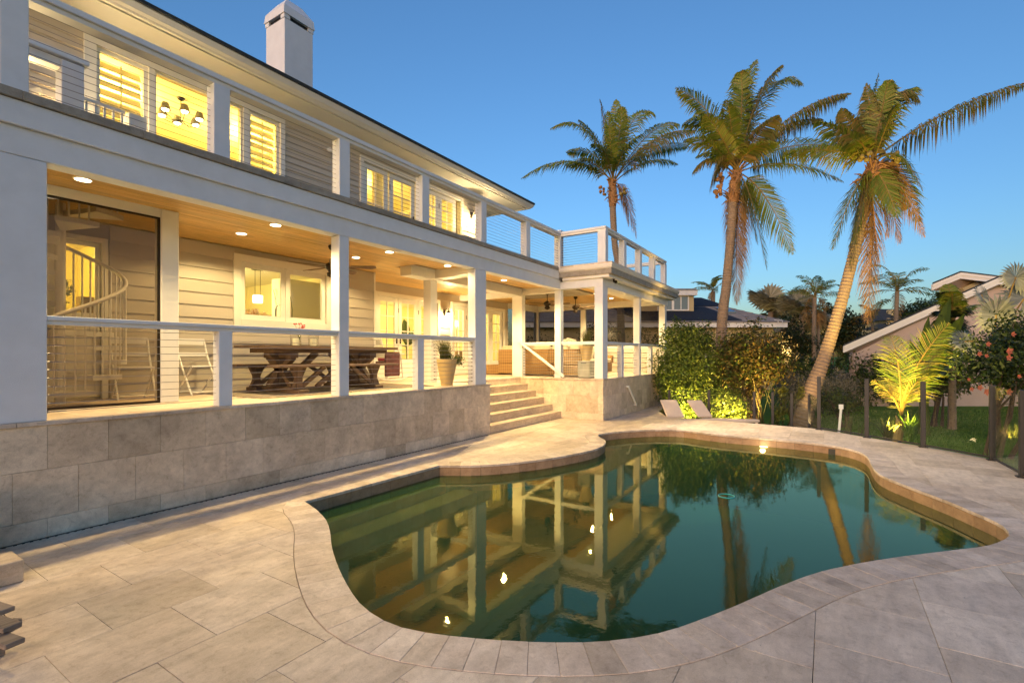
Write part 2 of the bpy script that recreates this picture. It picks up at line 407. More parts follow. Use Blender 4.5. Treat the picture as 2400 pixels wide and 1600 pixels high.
CTRL = [(3.50, -1.03, 1), (5.78, -1.10, 1), (6.03, -1.50, 0), (6.3, -1.77, 0), (6.65, -2.01, 0), (7.15, -2.27, 0), (7.6, -2.43, 0), (8.07, -2.56, 0),
        (8.52, -2.60, 0), (9.0, -2.52, 0), (9.34, -2.36, 0), (9.58, -2.16, 0), (9.82, -2.02, 0), (10.13, -2.06, 0), (10.59, -2.27, 0), (11.07, -2.62, 0), (11.42, -3.06, 0),
        (11.50, -3.41, 0), (11.38, -3.77, 0), (11.28, -4.17, 0), (11.24, -4.72, 0), (11.24, -5.23, 0), (11.18, -5.72, 0), (11.07, -6.14, 0), (10.9, -6.42, 0),
        (10.57, -6.62, 0), (10.1, -6.71, 0), (9.41, -6.72, 0), (8.91, -6.75, 0), (8.58, -6.83, 0), (8.22, -6.99, 0), (7.87, -7.17, 0), (7.56, -7.33, 0),
        (7.24, -7.46, 0), (7.02, -7.55, 0), (6.82, -7.61, 0), (6.64, -7.62, 0), (6.47, -7.60, 0), (6.29, -7.53, 0), (6.11, -7.43, 0), (5.94, -7.31, 0), (5.74, -7.12, 0),
        (5.46, -6.85, 0), (5.19, -6.60, 0), (4.93, -6.38, 0), (4.54, -6.09, 0), (4.1, -5.85, 0), (3.7, -5.66, 0), (3.31, -5.46, 0), (3.0, -5.27, 0), (2.75, -5.03, 0),
        (2.54, -4.72, 0), (2.38, -4.41, 0), (2.25, -4.09, 0), (2.20, -3.82, 0), (2.25, -3.5, 0), (2.39, -3.17, 0), (2.59, -2.79, 0), (2.81, -2.43, 0), (3.02, -2.13, 0),
        (3.22, -1.80, 0), (3.38, -1.42, 0)]
def smooth_loop(ctrl, step):
    n = len(ctrl); out = []
    for i in range(n):
        p0, p1, p2, p3 = (Vector(ctrl[(i + k) % n][:2]) for k in (-1, 0, 1, 2))
        if ctrl[i][2]: p0 = p1 + (p1 - p2)
        if ctrl[(i+1) % n][2]: p3 = p2 + (p2 - p1)
        m = max(2, int((p2 - p1).length / .03))
        for j in range(m):
            t = j / m
            q = .5 * ((2*p1) + (p2-p0)*t + (2*p0-5*p1+4*p2-p3)*t*t + (3*p1-p0-3*p2+p3)*t**3)
            out.append((q, ctrl[i][2] and j == 0))
    # resample, keeping the sharp corners
    segs = []; cur = []
    start = next(i for i, q in enumerate(out) if q[1])
    out = out[start:] + out[:start] + [out[start]]
    for q, c in out:
        cur.append(q)
        if c and len(cur) > 1: segs.append(cur); cur = [q]
    pts = []
    for s in segs:
        L = [0]
        for a, b in zip(s, s[1:]): L.append(L[-1] + (b - a).length)
        m = max(1, round(L[-1] / step)); k = 0
        for j in range(m):
            d = L[-1] * j / m
            while k < len(L) - 2 and L[k+1] < d: k += 1
            t = (d - L[k]) / max(1e-9, L[k+1] - L[k]); pts.append(s[k].lerp(s[k+1], t))
    return pts
POOL = smooth_loop(CTRL, .16)
NP = len(POOL)
area = sum(POOL[i].x * POOL[(i+1) % NP].y - POOL[(i+1) % NP].x * POOL[i].y for i in range(NP)) / 2
NRM = []
for i in range(NP):
    a, b = POOL[i-1], POOL[(i+1) % NP]; t = (b - a).normalized()
    NRM.append(Vector((t.y, -t.x)) if area > 0 else Vector((-t.y, t.x)))
def offs(d, sm=0):
    P = [POOL[i] + NRM[i] * d for i in range(NP)]
    for _ in range(sm):
        P = [(P[i-1] + P[i] * 2 + P[(i+1) % NP]) / 4 for i in range(NP)]
    return P
COUT = offs(.31, 2)
WALLP = offs(.025)
def inside(p, poly):
    x, y = p; c = False; n = len(poly); j = n - 1
    for i in range(n):
        xi, yi = poly[i]; xj, yj = poly[j]
        if (yi > y) != (yj > y) and x < (xj - xi) * (y - yi) / (yj - yi) + xi: c = not c
        j = i
    return c
COUT2 = [(p.x, p.y) for p in offs(.315, 2)]
DECK = [(18.7, -.02), (18.6, -1.5), (15.2, -1.75), (13.75, -2.4), (13.66, -4.4), (13.42, -6.0), (12.6, -6.85), (11.9, -7.7), (11.0, -8.47), (9.6, -8.5), (7, -8.9), (-2.2, -9.6), (-2.2, -.02)]

# --- deck base under the pavers, with the pool cut out
def fill_between(outer, hole, z0, z1):
    vs = [Vector(p) for p in outer] + [Vector(p) for p in hole]; no, nh = len(outer), len(hole)
    es = [(i, (i+1) % no) for i in range(no)] + [(no + i, no + (i+1) % nh) for i in range(nh)]
    rv, re, rf, *_ = delaunay_2d_cdt(vs, es, [], 0, 1e-5)
    mb = MB(); mb.v = [(p.x, p.y, z1) for p in rv]
    for f in rf:
        c = sum((rv[i] for i in f), Vector((0, 0))) / len(f)
        if inside(c, outer) and not inside(c, hole): mb.f.append(tuple(f))
    return mb
deck = fill_between(DECK, [tuple(p) for p in offs(.05)], 0, -.028)
n0 = len(deck.v)
nd = len(DECK)
for i in range(nd):
    a, b = DECK[i], DECK[(i+1) % nd]
    deck.poly([(a[0], a[1], -.7), (b[0], b[1], -.7), (b[0], b[1], -.028), (a[0], a[1], -.028)])
deck = deck.build('pool_deck', M['joint'], fix=False)
tag(deck, 'pale travertine paved deck around the pool', None, None, 'structure')

# --- pavers: 0.635 x 0.612 slabs in running bond, cut along the coping and the deck edge
def cell_mesh(x0, x1, y0, y1, zt):
    poly = [(x0, y0), (x1, y0), (x1, y1), (x0, y1)]
    c = ((x0+x1)/2, (y0+y1)/2); rad = .5
    near = [i for i in range(NP) if abs(COUT2[i][0]-c[0]) < rad+.3 and abs(COUT2[i][1]-c[1]) < rad+.3]
    dn = [i for i in range(nd)]
    ins = [inside(p, DECK) and not inside(p, COUT2) for p in poly]
    crossing = any(x0-.02 < COUT2[i][0] < x1+.02 and y0-.02 < COUT2[i][1] < y1+.02 for i in near) or (any(ins) and not all(ins))
    if not crossing:
        if not ins[0]: return None
        return MB().box(x0, x1, y0, y1, zt-.026, zt)
    vs = [Vector(p) for p in poly]; es = [(0, 1), (1, 2), (2, 3), (3, 0)]
    idx = {}
    for i in near:
        for k in (i, (i+1) % NP):
            if k not in idx: idx[k] = len(vs); vs.append(Vector(COUT2[k]))
        es.append((idx[i], idx[(i+1) % NP]))
    b = len(vs)
    vs += [Vector(p) for p in DECK]; es += [(b+i, b+(i+1) % nd) for i in range(nd)]
    rv, re, rf, *_ = delaunay_2d_cdt(vs, es, [], 0, 1e-5)
    tri = []
    for f in rf:
        q = sum((rv[i] for i in f), Vector((0, 0))) / len(f)
        if x0 < q.x < x1 and y0 < q.y < y1 and inside(q, DECK) and not inside(q, COUT2): tri.append(tuple(f))
    if not tri: return None
    ar = sum(abs((rv[f[1]]-rv[f[0]]).cross(rv[f[2]]-rv[f[0]])) / 2 for f in tri)
    if ar < .0004: return None
    mb = MB(); used = sorted({i for f in tri for i in f}); mp = {k: j for j, k in enumerate(used)}
    mb.v = [(rv[k].x, rv[k].y, zt) for k in used] + [(rv[k].x, rv[k].y, zt-.026) for k in used]; m = len(used)
    cnt = {}
    for f in tri:
        f = tuple(mp[i] for i in f)
        a, b2, c2 = (Vector(mb.v[i]) for i in f)
        if (b2-a).cross(c2-a).z < 0: f = tuple(reversed(f))
        mb.f.append(f)
        for i in range(3):
            e = (f[i], f[(i+1) % 3]); cnt[e] = 1
    for (i, j) in cnt:
        if (j, i) not in cnt: mb.f.append((j, i, i+m, j+m))
    return mb
cells = []
for r in range(0, 15):
    yb = -.575 - .612 * r; yt = yb + .612
    ox = 1.54 if r % 2 == 0 else 1.2225
    for k in range(-6, 28):
        xa = ox + .635 * k; g = random.choice([.0008, .0011, .0016, .0026])
        g2 = random.choice([.0008, .0012, .002])
        x0, x1, y0, y1 = xa + g, xa + .635 - g, yb + g2, min(yt - g2, -.004)
        cx_, cy_ = (x0+x1)/2, (y0+y1)/2
        rel = Vector((cx_, cy_, 0)) - CAM; d = rel.dot(FW); u = 1200 + 1150 * rel.dot(RT) / max(d, .1)
        if d < 1.6 or u < -500 or u > 2900: continue
        m = cell_mesh(x0, x1, y0, y1, random.uniform(-.0010, .0010))
        if m: cells.append((d, m))
cells.sort(key=lambda q: q[0])
rest = MB()
for i, (d, m) in enumerate(cells):
    if i < 300: m.build('paver', M['paver'], deck, bevel=.0015 if d < 6 else 0, fix=False)
    else:
        b = len(rest.v); rest.v += m.v; rest.f += [tuple(k + b for k in f) for f in m.f]
if rest.f: rest.build('paver_field', M['paver'], deck, kind='stuff')

# --- slot drain along the foot of the porch wall
dr_ = MB()
x = 1.2
while x < 8.6:
    dr_.box(x, x + random.uniform(.012, .026), -.042, -.028, -.012, .0032); x += random.uniform(.05, .085)
dr_.build('drain_slots', M['soil'], deck, kind='stuff')
# --- coping stones
pool = thing('swimming_pool', 'free form green swimming pool with a travertine coping', 'pool', (6.5, -4.2, 0))
i = 0
while i < NP:
    sp = 1
    j = i + sp; g = .0009
    p0, p1 = POOL[i], POOL[j % NP]; q0, q1 = COUT[i], COUT[j % NP]
    e = (p1 - p0).normalized() * g; e2 = (q1 - q0); e2 = e2.normalized() * g if e2.length > 1e-6 else e2
    z = .004 + random.uniform(-.0006, .0008)
    a, b, c, d = p0 + e, p1 - e, q1 - e2, q0 + e2
    MB().hexa([(a.x, a.y, z-.035), (b.x, b.y, z-.035), (c.x, c.y, z-.035), (d.x, d.y, z-.035), (a.x, a.y, z), (b.x, b.y, z), (c.x, c.y, z), (d.x, d.y, z)]).build('coping_stone', M['coping'], pool, bevel=.0018)
    i = j
# --- pool shell
ws = MB(); W2 = [tuple(p) for p in WALLP]
for i in range(NP):
    a, b = W2[i], W2[(i+1) % NP]
    ws.poly([(a[0], a[1], -1.5), (b[0], b[1], -1.5), (b[0], b[1], -.036), (a[0], a[1], -.036)])
ws.build('pool_wall', M['poolfloor'], pool, fix=False)
fl = MB(); tri = tessellate_polygon([[Vector((p[0], p[1], 0)) for p in W2]])
fl.v = [(p[0], p[1], -1.5) for p in W2]; fl.f = [tuple(t) for t in tri]
fl.build('pool_floor', M['poolfloor'], pool)
IN = offs(.011)
i = 0
while i < NP:
    j = min(i + 2, NP)
    mb = MB()
    for k in range(i, j):
        a0, a1 = WALLP[k], WALLP[(k+1) % NP]; b0, b1 = IN[k], IN[(k+1) % NP]
        if k == i: a0 = a0.lerp(a1, .012); b0 = b0.lerp(b1, .012)
        if k == j - 1: a1 = a1.lerp(a0, .012); b1 = b1.lerp(b0, .012)
        mb.hexa([(*a0, -.40), (*a1, -.40), (*b1, -.40), (*b0, -.40), (*a0, -.037), (*a1, -.037), (*b1, -.037), (*b0, -.037)])
    mb.build('waterline_tile', M['pooltile'], pool, fix=False)
    i = j
# entry steps along the straight side, seen through the water
Bx('entry_step', M['poolstep'], pool, 3.46, 5.72, -1.285, -1.14, -1.5, -.235, bevel=.01)
Bx('entry_step', M['poolstep'], pool, 3.36, 6.0, -1.66, -1.288, -1.5, -.37, bevel=.01)
# skimmer mouth and lamp in the far wall, ring on the floor
q = onZ(2008, 1067, -.10)
sk = MB().box(11.02, 11.10, -6.40, -6.16, -.20, -.06); sk.build('skimmer_frame', M['black'], pool)
pl = at(1812, 1053, (onZ(1812, 1053, -.15) - CAM).dot(FW))
MB().lathe([(0, .0), (.07, .0), (.075, .012), (.0, .016)], (11.21, -5.05, -.17), 20).build('pool_light', M['shadeglow'], pool)
lamp('pool_lamp', 'POINT', (11.0, -5.05, -.12), .8, (1, .72, .35), pool, .05)
rq = onZ(1703, 1164, -.17)
ring = MB()
ring.tube([(rq.x +   .10 * math.cos(a), rq.y + .10 * math.sin(a), -.157) for a in [k * math.pi / 12 for k in range(25)]], .007, 6)
tag(ring.build('pool_ring', paint('turquoise_plastic', (.05, .42, .40), .4, .05, 4, 0), None), 'turquoise ring floating on the pool water', 'pool ring')
wm = MB(); tri = tessellate_polygon([[Vector((p[0], p[1], 0)) for p in W2]])
wm.v = [(p[0], p[1], -.16) for p in W2]; wm.f = [t if (Vector(wm.v[t[1]]) - Vector(wm.v[t[0]])).cross(Vector(wm.v[t[2]]) - Vector(wm.v[t[0]])).z > 0 else (t[0], t[2], t[1]) for t in map(tuple, tri)]
wo_ = wm.build('pool_water', M['water'], fix=False); tag(wo_, 'still green pool water mirroring the lit house', None, None, 'structure')

# ================================================================== house
house = thing('house', 'two storey white house with lit porches and balcony beside the pool', 'house', (7, 4, 0))
FL = 1.09
W_ = M['white']; ST = M['stucco']
def rowgrid(a0, a1, start, step):
    xs = [a0]; k = math.floor((a0 - start) / step)
    while True:
        k += 1; x = start + k * step
        if x >= a1 - .03: break
        if x > a0 + .03: xs.append(x)
    return xs + [a1]
# --- stone plinth: cores, facing tiles, cap stones
core = MB()
core.box(-2.2, 8.66, .05, 9, -.7, 1.045); core.box(8.66, 12.05, 1.34, 9, -.7, 1.045); core.box(12.05, 18.05, -1.20, 4.25, -.7, 1.045)
plinth = core.build('porch_plinth', M['joint'], house)
ROWS = [(.002, .18, 1.51), (.18, .64, 1.74), (.64, 1.049, 1.51)]
for z0, z1, st in ROWS:
    xs = rowgrid(-.6, 8.69, st, .465)
    for a, b in zip(xs, xs[1:]):
        d = random.uniform(0, .003); Bx('wall_tile', M['tile'], plinth, a + .0015, b - .0015, 0 + d, .05, z0 + .0015, z1 - .0015)
    ys = rowgrid(-1.236, 1.30, st - 1.9, .465)
    for a, b in zip(ys, ys[1:]):
        d = random.uniform(0, .003); Bx('wall_tile', M['tile'], plinth, 12.02 + d, 12.05, a + (.016 if a < -1.2 else .0015), b - .0015, z0 + .0015, z1 - .0015)
    xs = rowgrid(12.02, 18.1, st, .465)
    for a, b in zip(xs, xs[1:]):
        d = random.uniform(0, .003); Bx('wall_tile', M['tile'], plinth, a + .0015, b - .0015, -1.236 + d, -1.20, z0 + .0015, z1 - .0015)
Bx('stair_cheek', M['tile'], plinth, 8.66, 8.69, .051, 1.338, 0, 1.045)
x = -.6
for a, b in zip(rowgrid(-.6, 8.71, 1.3, .93), rowgrid(-.6, 8.71, 1.3, .93)[1:]):
    Bx('cap_stone', M['coping'], plinth, a + .001, b - .001, -.022, .30, 1.05, FL, bevel=.004)
for a, b in zip(rowgrid(-1.258, 1.30, -1.258, .64), rowgrid(-1.258, 1.30, -1.258, .64)[1:]):
    Bx('cap_stone', M['coping'], plinth, 11.998, 12.28, a + .001, b - .001, 1.05, FL, bevel=.004)
for a, b in zip(rowgrid(12.281, 18.12, 12.281, .93), rowgrid(12.281, 18.12, 12.281, .93)[1:]):
    Bx('cap_stone', M['coping'], plinth, a + .001, b - .001, -1.258, -.98, 1.05, FL, bevel=.004)
Bx('cap_stone', M['coping'], plinth, 8.712, 11.997, 1.29, 1.60, 1.05, FL, bevel=.004)
# --- stairs
stair = MB().box(8.70, 12.018, .30, 1.33, -.3, .17).build('porch_steps', M['step'], house)
for k in range(5):
    y0 = .265 * k; z1 = .1817 * (k + 1)
    for xa, xb in ((8.70, 9.82), (9.822, 10.95), (10.952, 12.018)):
        Bx('tread_stone', M['step'], stair, xa, xb, y0 - .012, y0 + .30, z1 - .035, z1, bevel=.004)
        Bx('riser_stone', M['step'], stair, xa, xb, y0, y0 + .262, z1 - .1817 + .002, z1 - .036)
Bx('riser_stone', M['step'], stair, 8.70, 12.018, 1.30, 1.335, .91, 1.049)
# low steps at the left end of the plinth
sl_ = MB().box(-2.0, 1.12, -1.05, -.74, 0.002, .165).build('garden_step', M['step'], house, bevel=.006)
Bx('upper_tread', M['step'], sl_, -2.0, .98, -.735, -.42, .002, .345, bevel=.006)
Bx('upper_tread', M['step'], sl_, -2.0, .98, -.415, -.005, .002, .525, bevel=.006)
# --- porch and wing floor tiles
pf = MB().box(-2.2, 18.0, 4.26, 9, 1.0, FL).build('porch_floor', M['floorin'], house)
ytl = [.302, .9, 1.5, 2.1, 2.6, 3.2, 3.7]
for r in range(6):
    y0, y1 = ytl[r], ytl[r+1]
    xa, xb = (1.0, 8.70) if y0 < 1.2 else ((1.0, 12.28) if r < 4 else (7.7, 12.28))
    if r == 1: y1 = 1.5
    for a, b in zip(rowgrid(xa, xb, 1.2 + .3 * (r % 2), .61), rowgrid(xa, xb, 1.2 + .3 * (r % 2), .61)[1:]):
        if r == 2 and a > 8.6: y0q = 1.602
        else: y0q = y0
        Bx('floor_tile', M['paver'], pf, a + .0015, b - .0015, y0q + .0015, y1 - .0015, 1.046, FL - .002)
for r in range(9):
    y0 = -.978 + .58 * r
    for a, b in zip(rowgrid(12.285, 17.95, 12.3 + .3 * (r % 2), .64), rowgrid(12.285, 17.95, 12.3 + .3 * (r % 2), .64)[1:]):
        Bx('floor_tile', M['paver'], pf, a + .0015, b - .0015, y0 + .0015, y0 + .5785, 1.046, FL - .002)
# --- columns
def column(x0, x1, y0, y1, z0=FL, z1=3.505, name='column', mat=ST):
    c = Bx(name, mat, house, x0, x1, y0, y1, z0, z1, bevel=.008); return c
column(1.13, 1.51, .0, .30); column(4.78, 4.96, .0, .20); column(8.155, 8.54, .0, .20); column(12.02, 12.19, .0, .19)
column(12.0, 12.33, -1.236, -1.0); column(15.0, 15.15, -1.22, -1.02, mat=W_); column(17.84, 18.05, -1.22, -1.0, mat=W_)
column(12.02, 12.2, 1.24, 1.58, mat=W_); column(8.33, 8.56, 1.40, 1.62, mat=W_)
column(2.885, 3.09, 1.10, 1.30, z1=3.60, mat=W_)
for yy in (4.05, 1.9): column(17.84, 18.04, yy, yy + .2, mat=W_)
column(14.98, 15.12, 4.08, 4.25, mat=W_)
# --- beams, fascias and stone caps
def part(name, mat, x0, x1, y0, y1, z0, z1, parent=None, **k): return Bx(name, mat, parent or house, x0, x1, y0, y1, z0, z1, **k)
bm_ = part('porch_beam', ST, -1.5, 12.195, -.004, .205, 3.507, 3.765, bevel=.006)
part('beam_soffit', W_, -1.5, 12.0, .207, .30, 3.535, 3.76, parent=bm_)
fa = part('balcony_fascia', ST, -1.5, 11.87, -.045, .30, 3.766, 3.99, bevel=.005)
for a, b in zip(rowgrid(-1.5, 11.78, 1.33, .92), rowgrid(-1.5, 11.78, 1.33, .92)[1:]):
    part('deck_edge_stone', M['cap'], a + .001, b - .001, -.075, .30, 3.995, 4.078, parent=fa, bevel=.004)
part('shadow_gap', M['joint'], -1.5, 11.8, -.03, .2, 3.988, 3.997, parent=fa)
wb = part('wing_beam', ST, 11.99, 18.12, -1.238, -1.03, 3.507, 3.72, bevel=.006)
part('side_beam', ST, 11.99, 12.2, -1.03, -.006, 3.507, 3.72, parent=wb); part('far_beam', W_, 17.84, 18.1, -1.03, 4.2, 3.52, 3.75, parent=wb)
part('back_beam', W_, 15.0, 17.84, 4.04, 4.22, 3.50, 3.75, parent=wb); part('near_beam', W_, 12.02, 12.2, .21, 1.3, 3.44, 3.70, parent=wb)
fr = MB().box(11.90, 18.35, -1.45, -.05, 3.722, 3.90).build('wing_frieze', W_, house, bevel=.004)
def crown(path, prof, name, mat, parent):      # sweep a profile (out, z) along an open path with mitred corners
    mb = MB(); n = len(prof); P = [Vector(p) for p in path]
    for i, p in enumerate(P):
        d0 = (P[i] - P[i-1]).normalized() if i else None; d1 = (P[i+1] - P[i]).normalized() if i < len(P) - 1 else None
        if d0 is None: nn = Vector((d1.y, -d1.x)); k = 1
        elif d1 is None: nn = Vector((d0.y, -d0.x)); k = 1
        else:
            n0 = Vector((d0.y, -d0.x)); n1 = Vector((d1.y, -d1.x)); nn = (n0 + n1).normalized(); k = 1 / max(.3, nn.dot(n0))
        for o, z in prof: mb.v.append((p.x + nn.x * o * k, p.y + nn.y * o * k, z))
    for i in range(len(P) - 1):
        for j in range(n):
            j2 = (j + 1) % n; mb.f.append((i*n + j, i*n + j2, (i+1)*n + j2, (i+1)*n + j))
    mb.f.append(tuple(range(n))); mb.f.append(tuple((len(P)-1)*n + j for j in range(n)))
    return mb.build(name, mat, parent)
GP = [(0, 3.902), (.04, 3.902), (.06, 3.93), (.10, 3.955), (.12, 4.0), (.135, 4.03), (.135, 4.045), (0, 4.045)]
crown([(11.90, -.06), (11.90, -1.45), (18.35, -1.45), (18.35, 3.0)], GP, 'wing_gutter', W_, house)
wc = part('wing_deck', M['cap'], 11.84, 18.42, -1.53, 4.4, 3.80, 4.04)
for a, b in zip(rowgrid(11.83, 18.45, 12.3, .62), rowgrid(11.83, 18.45, 12.3, .62)[1:]):
    part('deck_edge_stone', M['tile'], a + .001, b - .001, -1.55, -1.2, 4.047, 4.10, parent=wc, bevel=.003)
for a, b in zip(rowgrid(-1.198, -.08, -1.198, .36), rowgrid(-1.198, -.08, -1.198, .36)[1:]):
    part('deck_edge_stone', M['tile'], 11.83, 12.25, a + .001, b - .001, 4.047, 4.10, parent=wc, bevel=.003)
# downpipe stub in the inner corner
part('inner_corner_drip', M['bronze'], 11.90, 11.94, -.11, -.06, 3.70, 3.86, parent=fr)
# --- balcony slab and inner porch beams
part('balcony_slab', M['cap'], -1.5, 15.0, .31, 9, 3.70, 4.06)
ib = part('inner_beam', W_, 7.55, 12.02, 1.24, 1.56, 3.40, 3.62, bevel=.004)
part('cross_beam', W_, 8.30, 8.56, .31, 1.24, 3.42, 3.62, parent=ib, bevel=.004)
part('cross_beam', W_, 12.205, 12.40, 1.58, 3.7, 3.44, 3.70, parent=ib)
# --- board ceilings
pc = MB().box(-1.5, 12.0, .31, 2.75, 3.62, 3.66); pc.box(7.7, 15.0, 2.75, 3.7, 3.62, 3.66); pc = pc.build('porch_ceiling', M['joint'], house)
y = .305; k = 0
while y < 3.66:
    y1 = y + .128
    segs = [(-1.5, 4.4), (4.402, 8.6), (8.602, 12.0)] if y1 < 2.62 else [(7.72, 11.0), (11.002, 14.95)]
    if k % 2: segs = [(a + (1.1 if a > -1 and a != 7.72 else 0), b + (1.1 if b < 11.9 and b != 14.95 else 0)) for a, b in segs]
    if 1.2 < y1 and y < 1.6: segs = [(a, min(b, 7.54)) for a, b in segs if a < 7.5]
    for a, b in segs: part('ceiling_board', M['ceil'], a, b, y + .002, y1 - .002, 3.602 + random.uniform(0, .002), 3.619, parent=pc)
    y = y1; k += 1
wcl = part('wing_ceiling', M['joint'], 12.2, 17.84, -1.03, 4.05, 3.77, 3.795)
y = -1.028
while y < 4.0:
    part('ceiling_board', M['ceil'], 12.21, 17.835, y + .002, y + .166, 3.752 + random.uniform(0, .002), 3.769, parent=wcl); y += .168
# --- walls with lapped siding
def siding_wall(name, yw, x0, x1, z0, z1, holes, exp, mat, bmat, lim=None):
    xs = sorted({x0, x1, *[h[0] for h in holes], *[h[1] for h in holes]}); zs = sorted({z0, z1, *[h[2] for h in holes], *[h[3] for h in holes]})
    mb = MB()
    for a, b in zip(xs, xs[1:]):
        for c, d in zip(zs, zs[1:]):
            mx, mz = (a+b)/2, (c+d)/2
            if any(h[0] < mx < h[1] and h[2] < mz < h[3] for h in holes): continue
            mb.box(a, b, yw, yw + .14, c, d)
    wl = mb.build(name, bmat, house)
    z = z0 + .001
    while z < z1 - .02:
        zt = min(z + exp, z1)
        spans = [(x0, x1)]
        for h in holes:
            if h[2] - .1 < zt - .02 and h[3] + .1 > z + .02:
                ns = []
                for a, b in spans:
                    if h[0] - .1 > a and h[0] - .1 < b: ns.append((a, h[0] - .1))
                    if h[1] + .1 < b and h[1] + .1 > a: ns.append((h[1] + .1, b))
                    if h[1] + .1 <= a or h[0] - .1 >= b: ns.append((a, b))
                spans = ns
        for a, b in spans:
            if b - a < .04: continue
            m = MB().hexa([(a, yw - .034, z), (b, yw - .034, z), (b, yw - .001, z), (a, yw - .001, z), (a, yw - .010, zt + .006), (b, yw - .010, zt + .006), (b, yw - .001, zt + .006), (a, yw - .001, zt + .006)])
            m.build('siding_board', mat, wl)
        z = zt
    return wl
KW = (4.70, 6.45, 2.35, 3.36)
AD = (2.20, 2.72, 1.12, 3.30)
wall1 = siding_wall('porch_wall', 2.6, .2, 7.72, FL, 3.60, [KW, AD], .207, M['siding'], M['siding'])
part('corner_board', M['trim'], 7.722, 7.76, 2.56, 3.7, FL, 3.6, parent=wall1)
D1 = (8.80, 11.15, FL, 3.27); D2 = (11.86, 14.68, FL, 3.27)
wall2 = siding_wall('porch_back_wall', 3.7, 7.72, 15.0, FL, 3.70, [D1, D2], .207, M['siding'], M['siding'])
UH = [(2.66, 3.30, 4.35, 6.10), (3.38, 4.22, 4.35, 6.10), (4.44, 4.74, 4.35, 6.10), (4.84, 5.44, 4.35, 6.10), (7.42, 9.12, 4.06, 6.05), (9.46, 10.88, 4.06, 6.05)]
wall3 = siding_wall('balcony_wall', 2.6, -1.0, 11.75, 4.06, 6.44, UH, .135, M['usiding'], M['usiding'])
part('end_wall', M['siding'], 11.61, 11.75, 2.741, 9, 4.06, 6.44, parent=wall3)
# lower wall of the wing's far side, boarded
fw = part('wing_low_wall', M['siding'], 17.86, 18.0, -.8, 4.05, FL, 1.98)
for k in range(5):
    z = FL + .18 * k
    MB().hexa([(17.82, -.98, z), (17.858, -.98, z), (17.858, 4.05, z), (17.82, 4.05, z), (17.848, -.98, z+.185), (17.858, -.98, z+.185), (17.858, 4.05, z+.185), (17.848, 4.05, z+.185)]).build('siding_board', M['siding'], fw)
# dark insect screens of the wing
scn = MB()
for (a, b) in ((-1.0, 1.9), (2.1, 4.05)): scn.poly([(17.93, a, 2.06), (17.93, b, 2.06), (17.93, b, 3.52), (17.93, a, 3.52)])
scn.poly([(15.12, 4.12, FL), (17.84, 4.12, FL), (17.84, 4.12, 3.5), (15.12, 4.12, 3.5)])
sp_ = scn.build('wing_screen', M['screen'], house)
part('screen_rail', W_, 17.86, 18.0, -1.0, 4.05, 1.98, 2.06, parent=sp_); part('screen_rail', W_, 15.12, 17.84, 4.08, 4.18, 2.0, 2.07, parent=sp_)
# tinted panel that encloses the stair alcove
pn = MB(); pn.poly([(.3, 1.15, FL + .03), (2.86, 1.15, FL + .03), (2.86, 1.15, 3.47), (.3, 1.15, 3.47)])
pn = pn.build('tinted_panel', M['tinted'], house)
part('panel_header', W_, .3, 2.885, 1.12, 1.22, 3.49, 3.60, parent=pn); part('panel_frame', M['bronze'], .3, 2.885, 1.135, 1.165, 3.465, 3.49, parent=pn)
part('panel_frame', M['bronze'], 2.86, 2.885, 1.135, 1.165, FL, 3.465, parent=pn); part('panel_frame', M['bronze'], .3, 2.86, 1.135, 1.165, FL, FL + .03, parent=pn)
part('alcove_side_wall', M['siding'], .06, .2, 1.2, 2.74, FL, 3.6)

# --- windows and doors
def casing(name, x0, x1, z0, z1, yw, wd=.10, sill=True, mat=None):
    mb = MB(); y0, y1 = yw - .052, yw + .02
    mb.box(x0 - wd, x0, y0, y1, z0 - wd, z1 + wd); mb.box(x1, x1 + wd, y0, y1, z0 - wd, z1 + wd)
    mb.box(x0, x1, y0, y1, z1, z1 + wd)
    if sill: mb.box(x0, x1, y0, y1, z0 - wd, z0)
    return mb.build(name, mat or M['trim'], house, bevel=.003)
def sash(parent, x0, x1, z0, z1, y, wd=.06, glass='glass', cols=1, rows=1, dp=.045):
    mb = MB(); mb.box(x0, x0+wd, y, y+dp, z0, z1); mb.box(x1-wd, x1, y, y+dp, z0, z1); mb.box(x0+wd, x1-wd, y, y+dp, z0, z0+wd); mb.box(x0+wd, x1-wd, y, y+dp, z1-wd, z1)
    mb.build('sash', M['trim'], parent)
    gx = [x0+wd + (x1-x0-2*wd) * i / cols for i in range(cols+1)]; gz = [z0+wd + (z1-z0-2*wd) * i / rows for i in range(rows+1)]
    for a, b in zip(gx, gx[1:]):
        for c, d in zip(gz, gz[1:]): MB().poly([(a, y + dp/2, c), (b, y + dp/2, c), (b, y + dp/2, d), (a, y + dp/2, d)]).build('pane', M[glass], parent)
    if cols * rows > 1:
        mb = MB()
        for a in gx[1:-1]: mb.box(a-.011, a+.011, y+.004, y+dp-.004, z0+wd, z1-wd)
        for c in gz[1:-1]:
            for a, b in zip(gx, gx[1:]): mb.box(a+.012, b-.012, y+.006, y+dp-.006, c-.011, c+.011)
        mb.build('muntin', M['trim'], parent)
def shutters(parent, x0, x1, z0, z1, y, n):
    h = (z1 - z0) / n
    for k in range(n):
        z = z0 + h * (k + .5); a = .058
        MB().hexa([(x0, y-.03, z-a*.9), (x1, y-.03, z-a*.9), (x1, y-.024, z-a*.9-.004), (x0, y-.024, z-a*.9-.004), (x0, y+.026, z+a), (x1, y+.026, z+a), (x1, y+.032, z+a-.004), (x0, y+.032, z+a-.004)]).build('shutter_slat', M['shutter'], parent)
    MB().box((x0+x1)/2-.008, (x0+x1)/2+.008, y-.05, y-.036, z0, z1).build('shutter_rod', M['shutter'], parent)
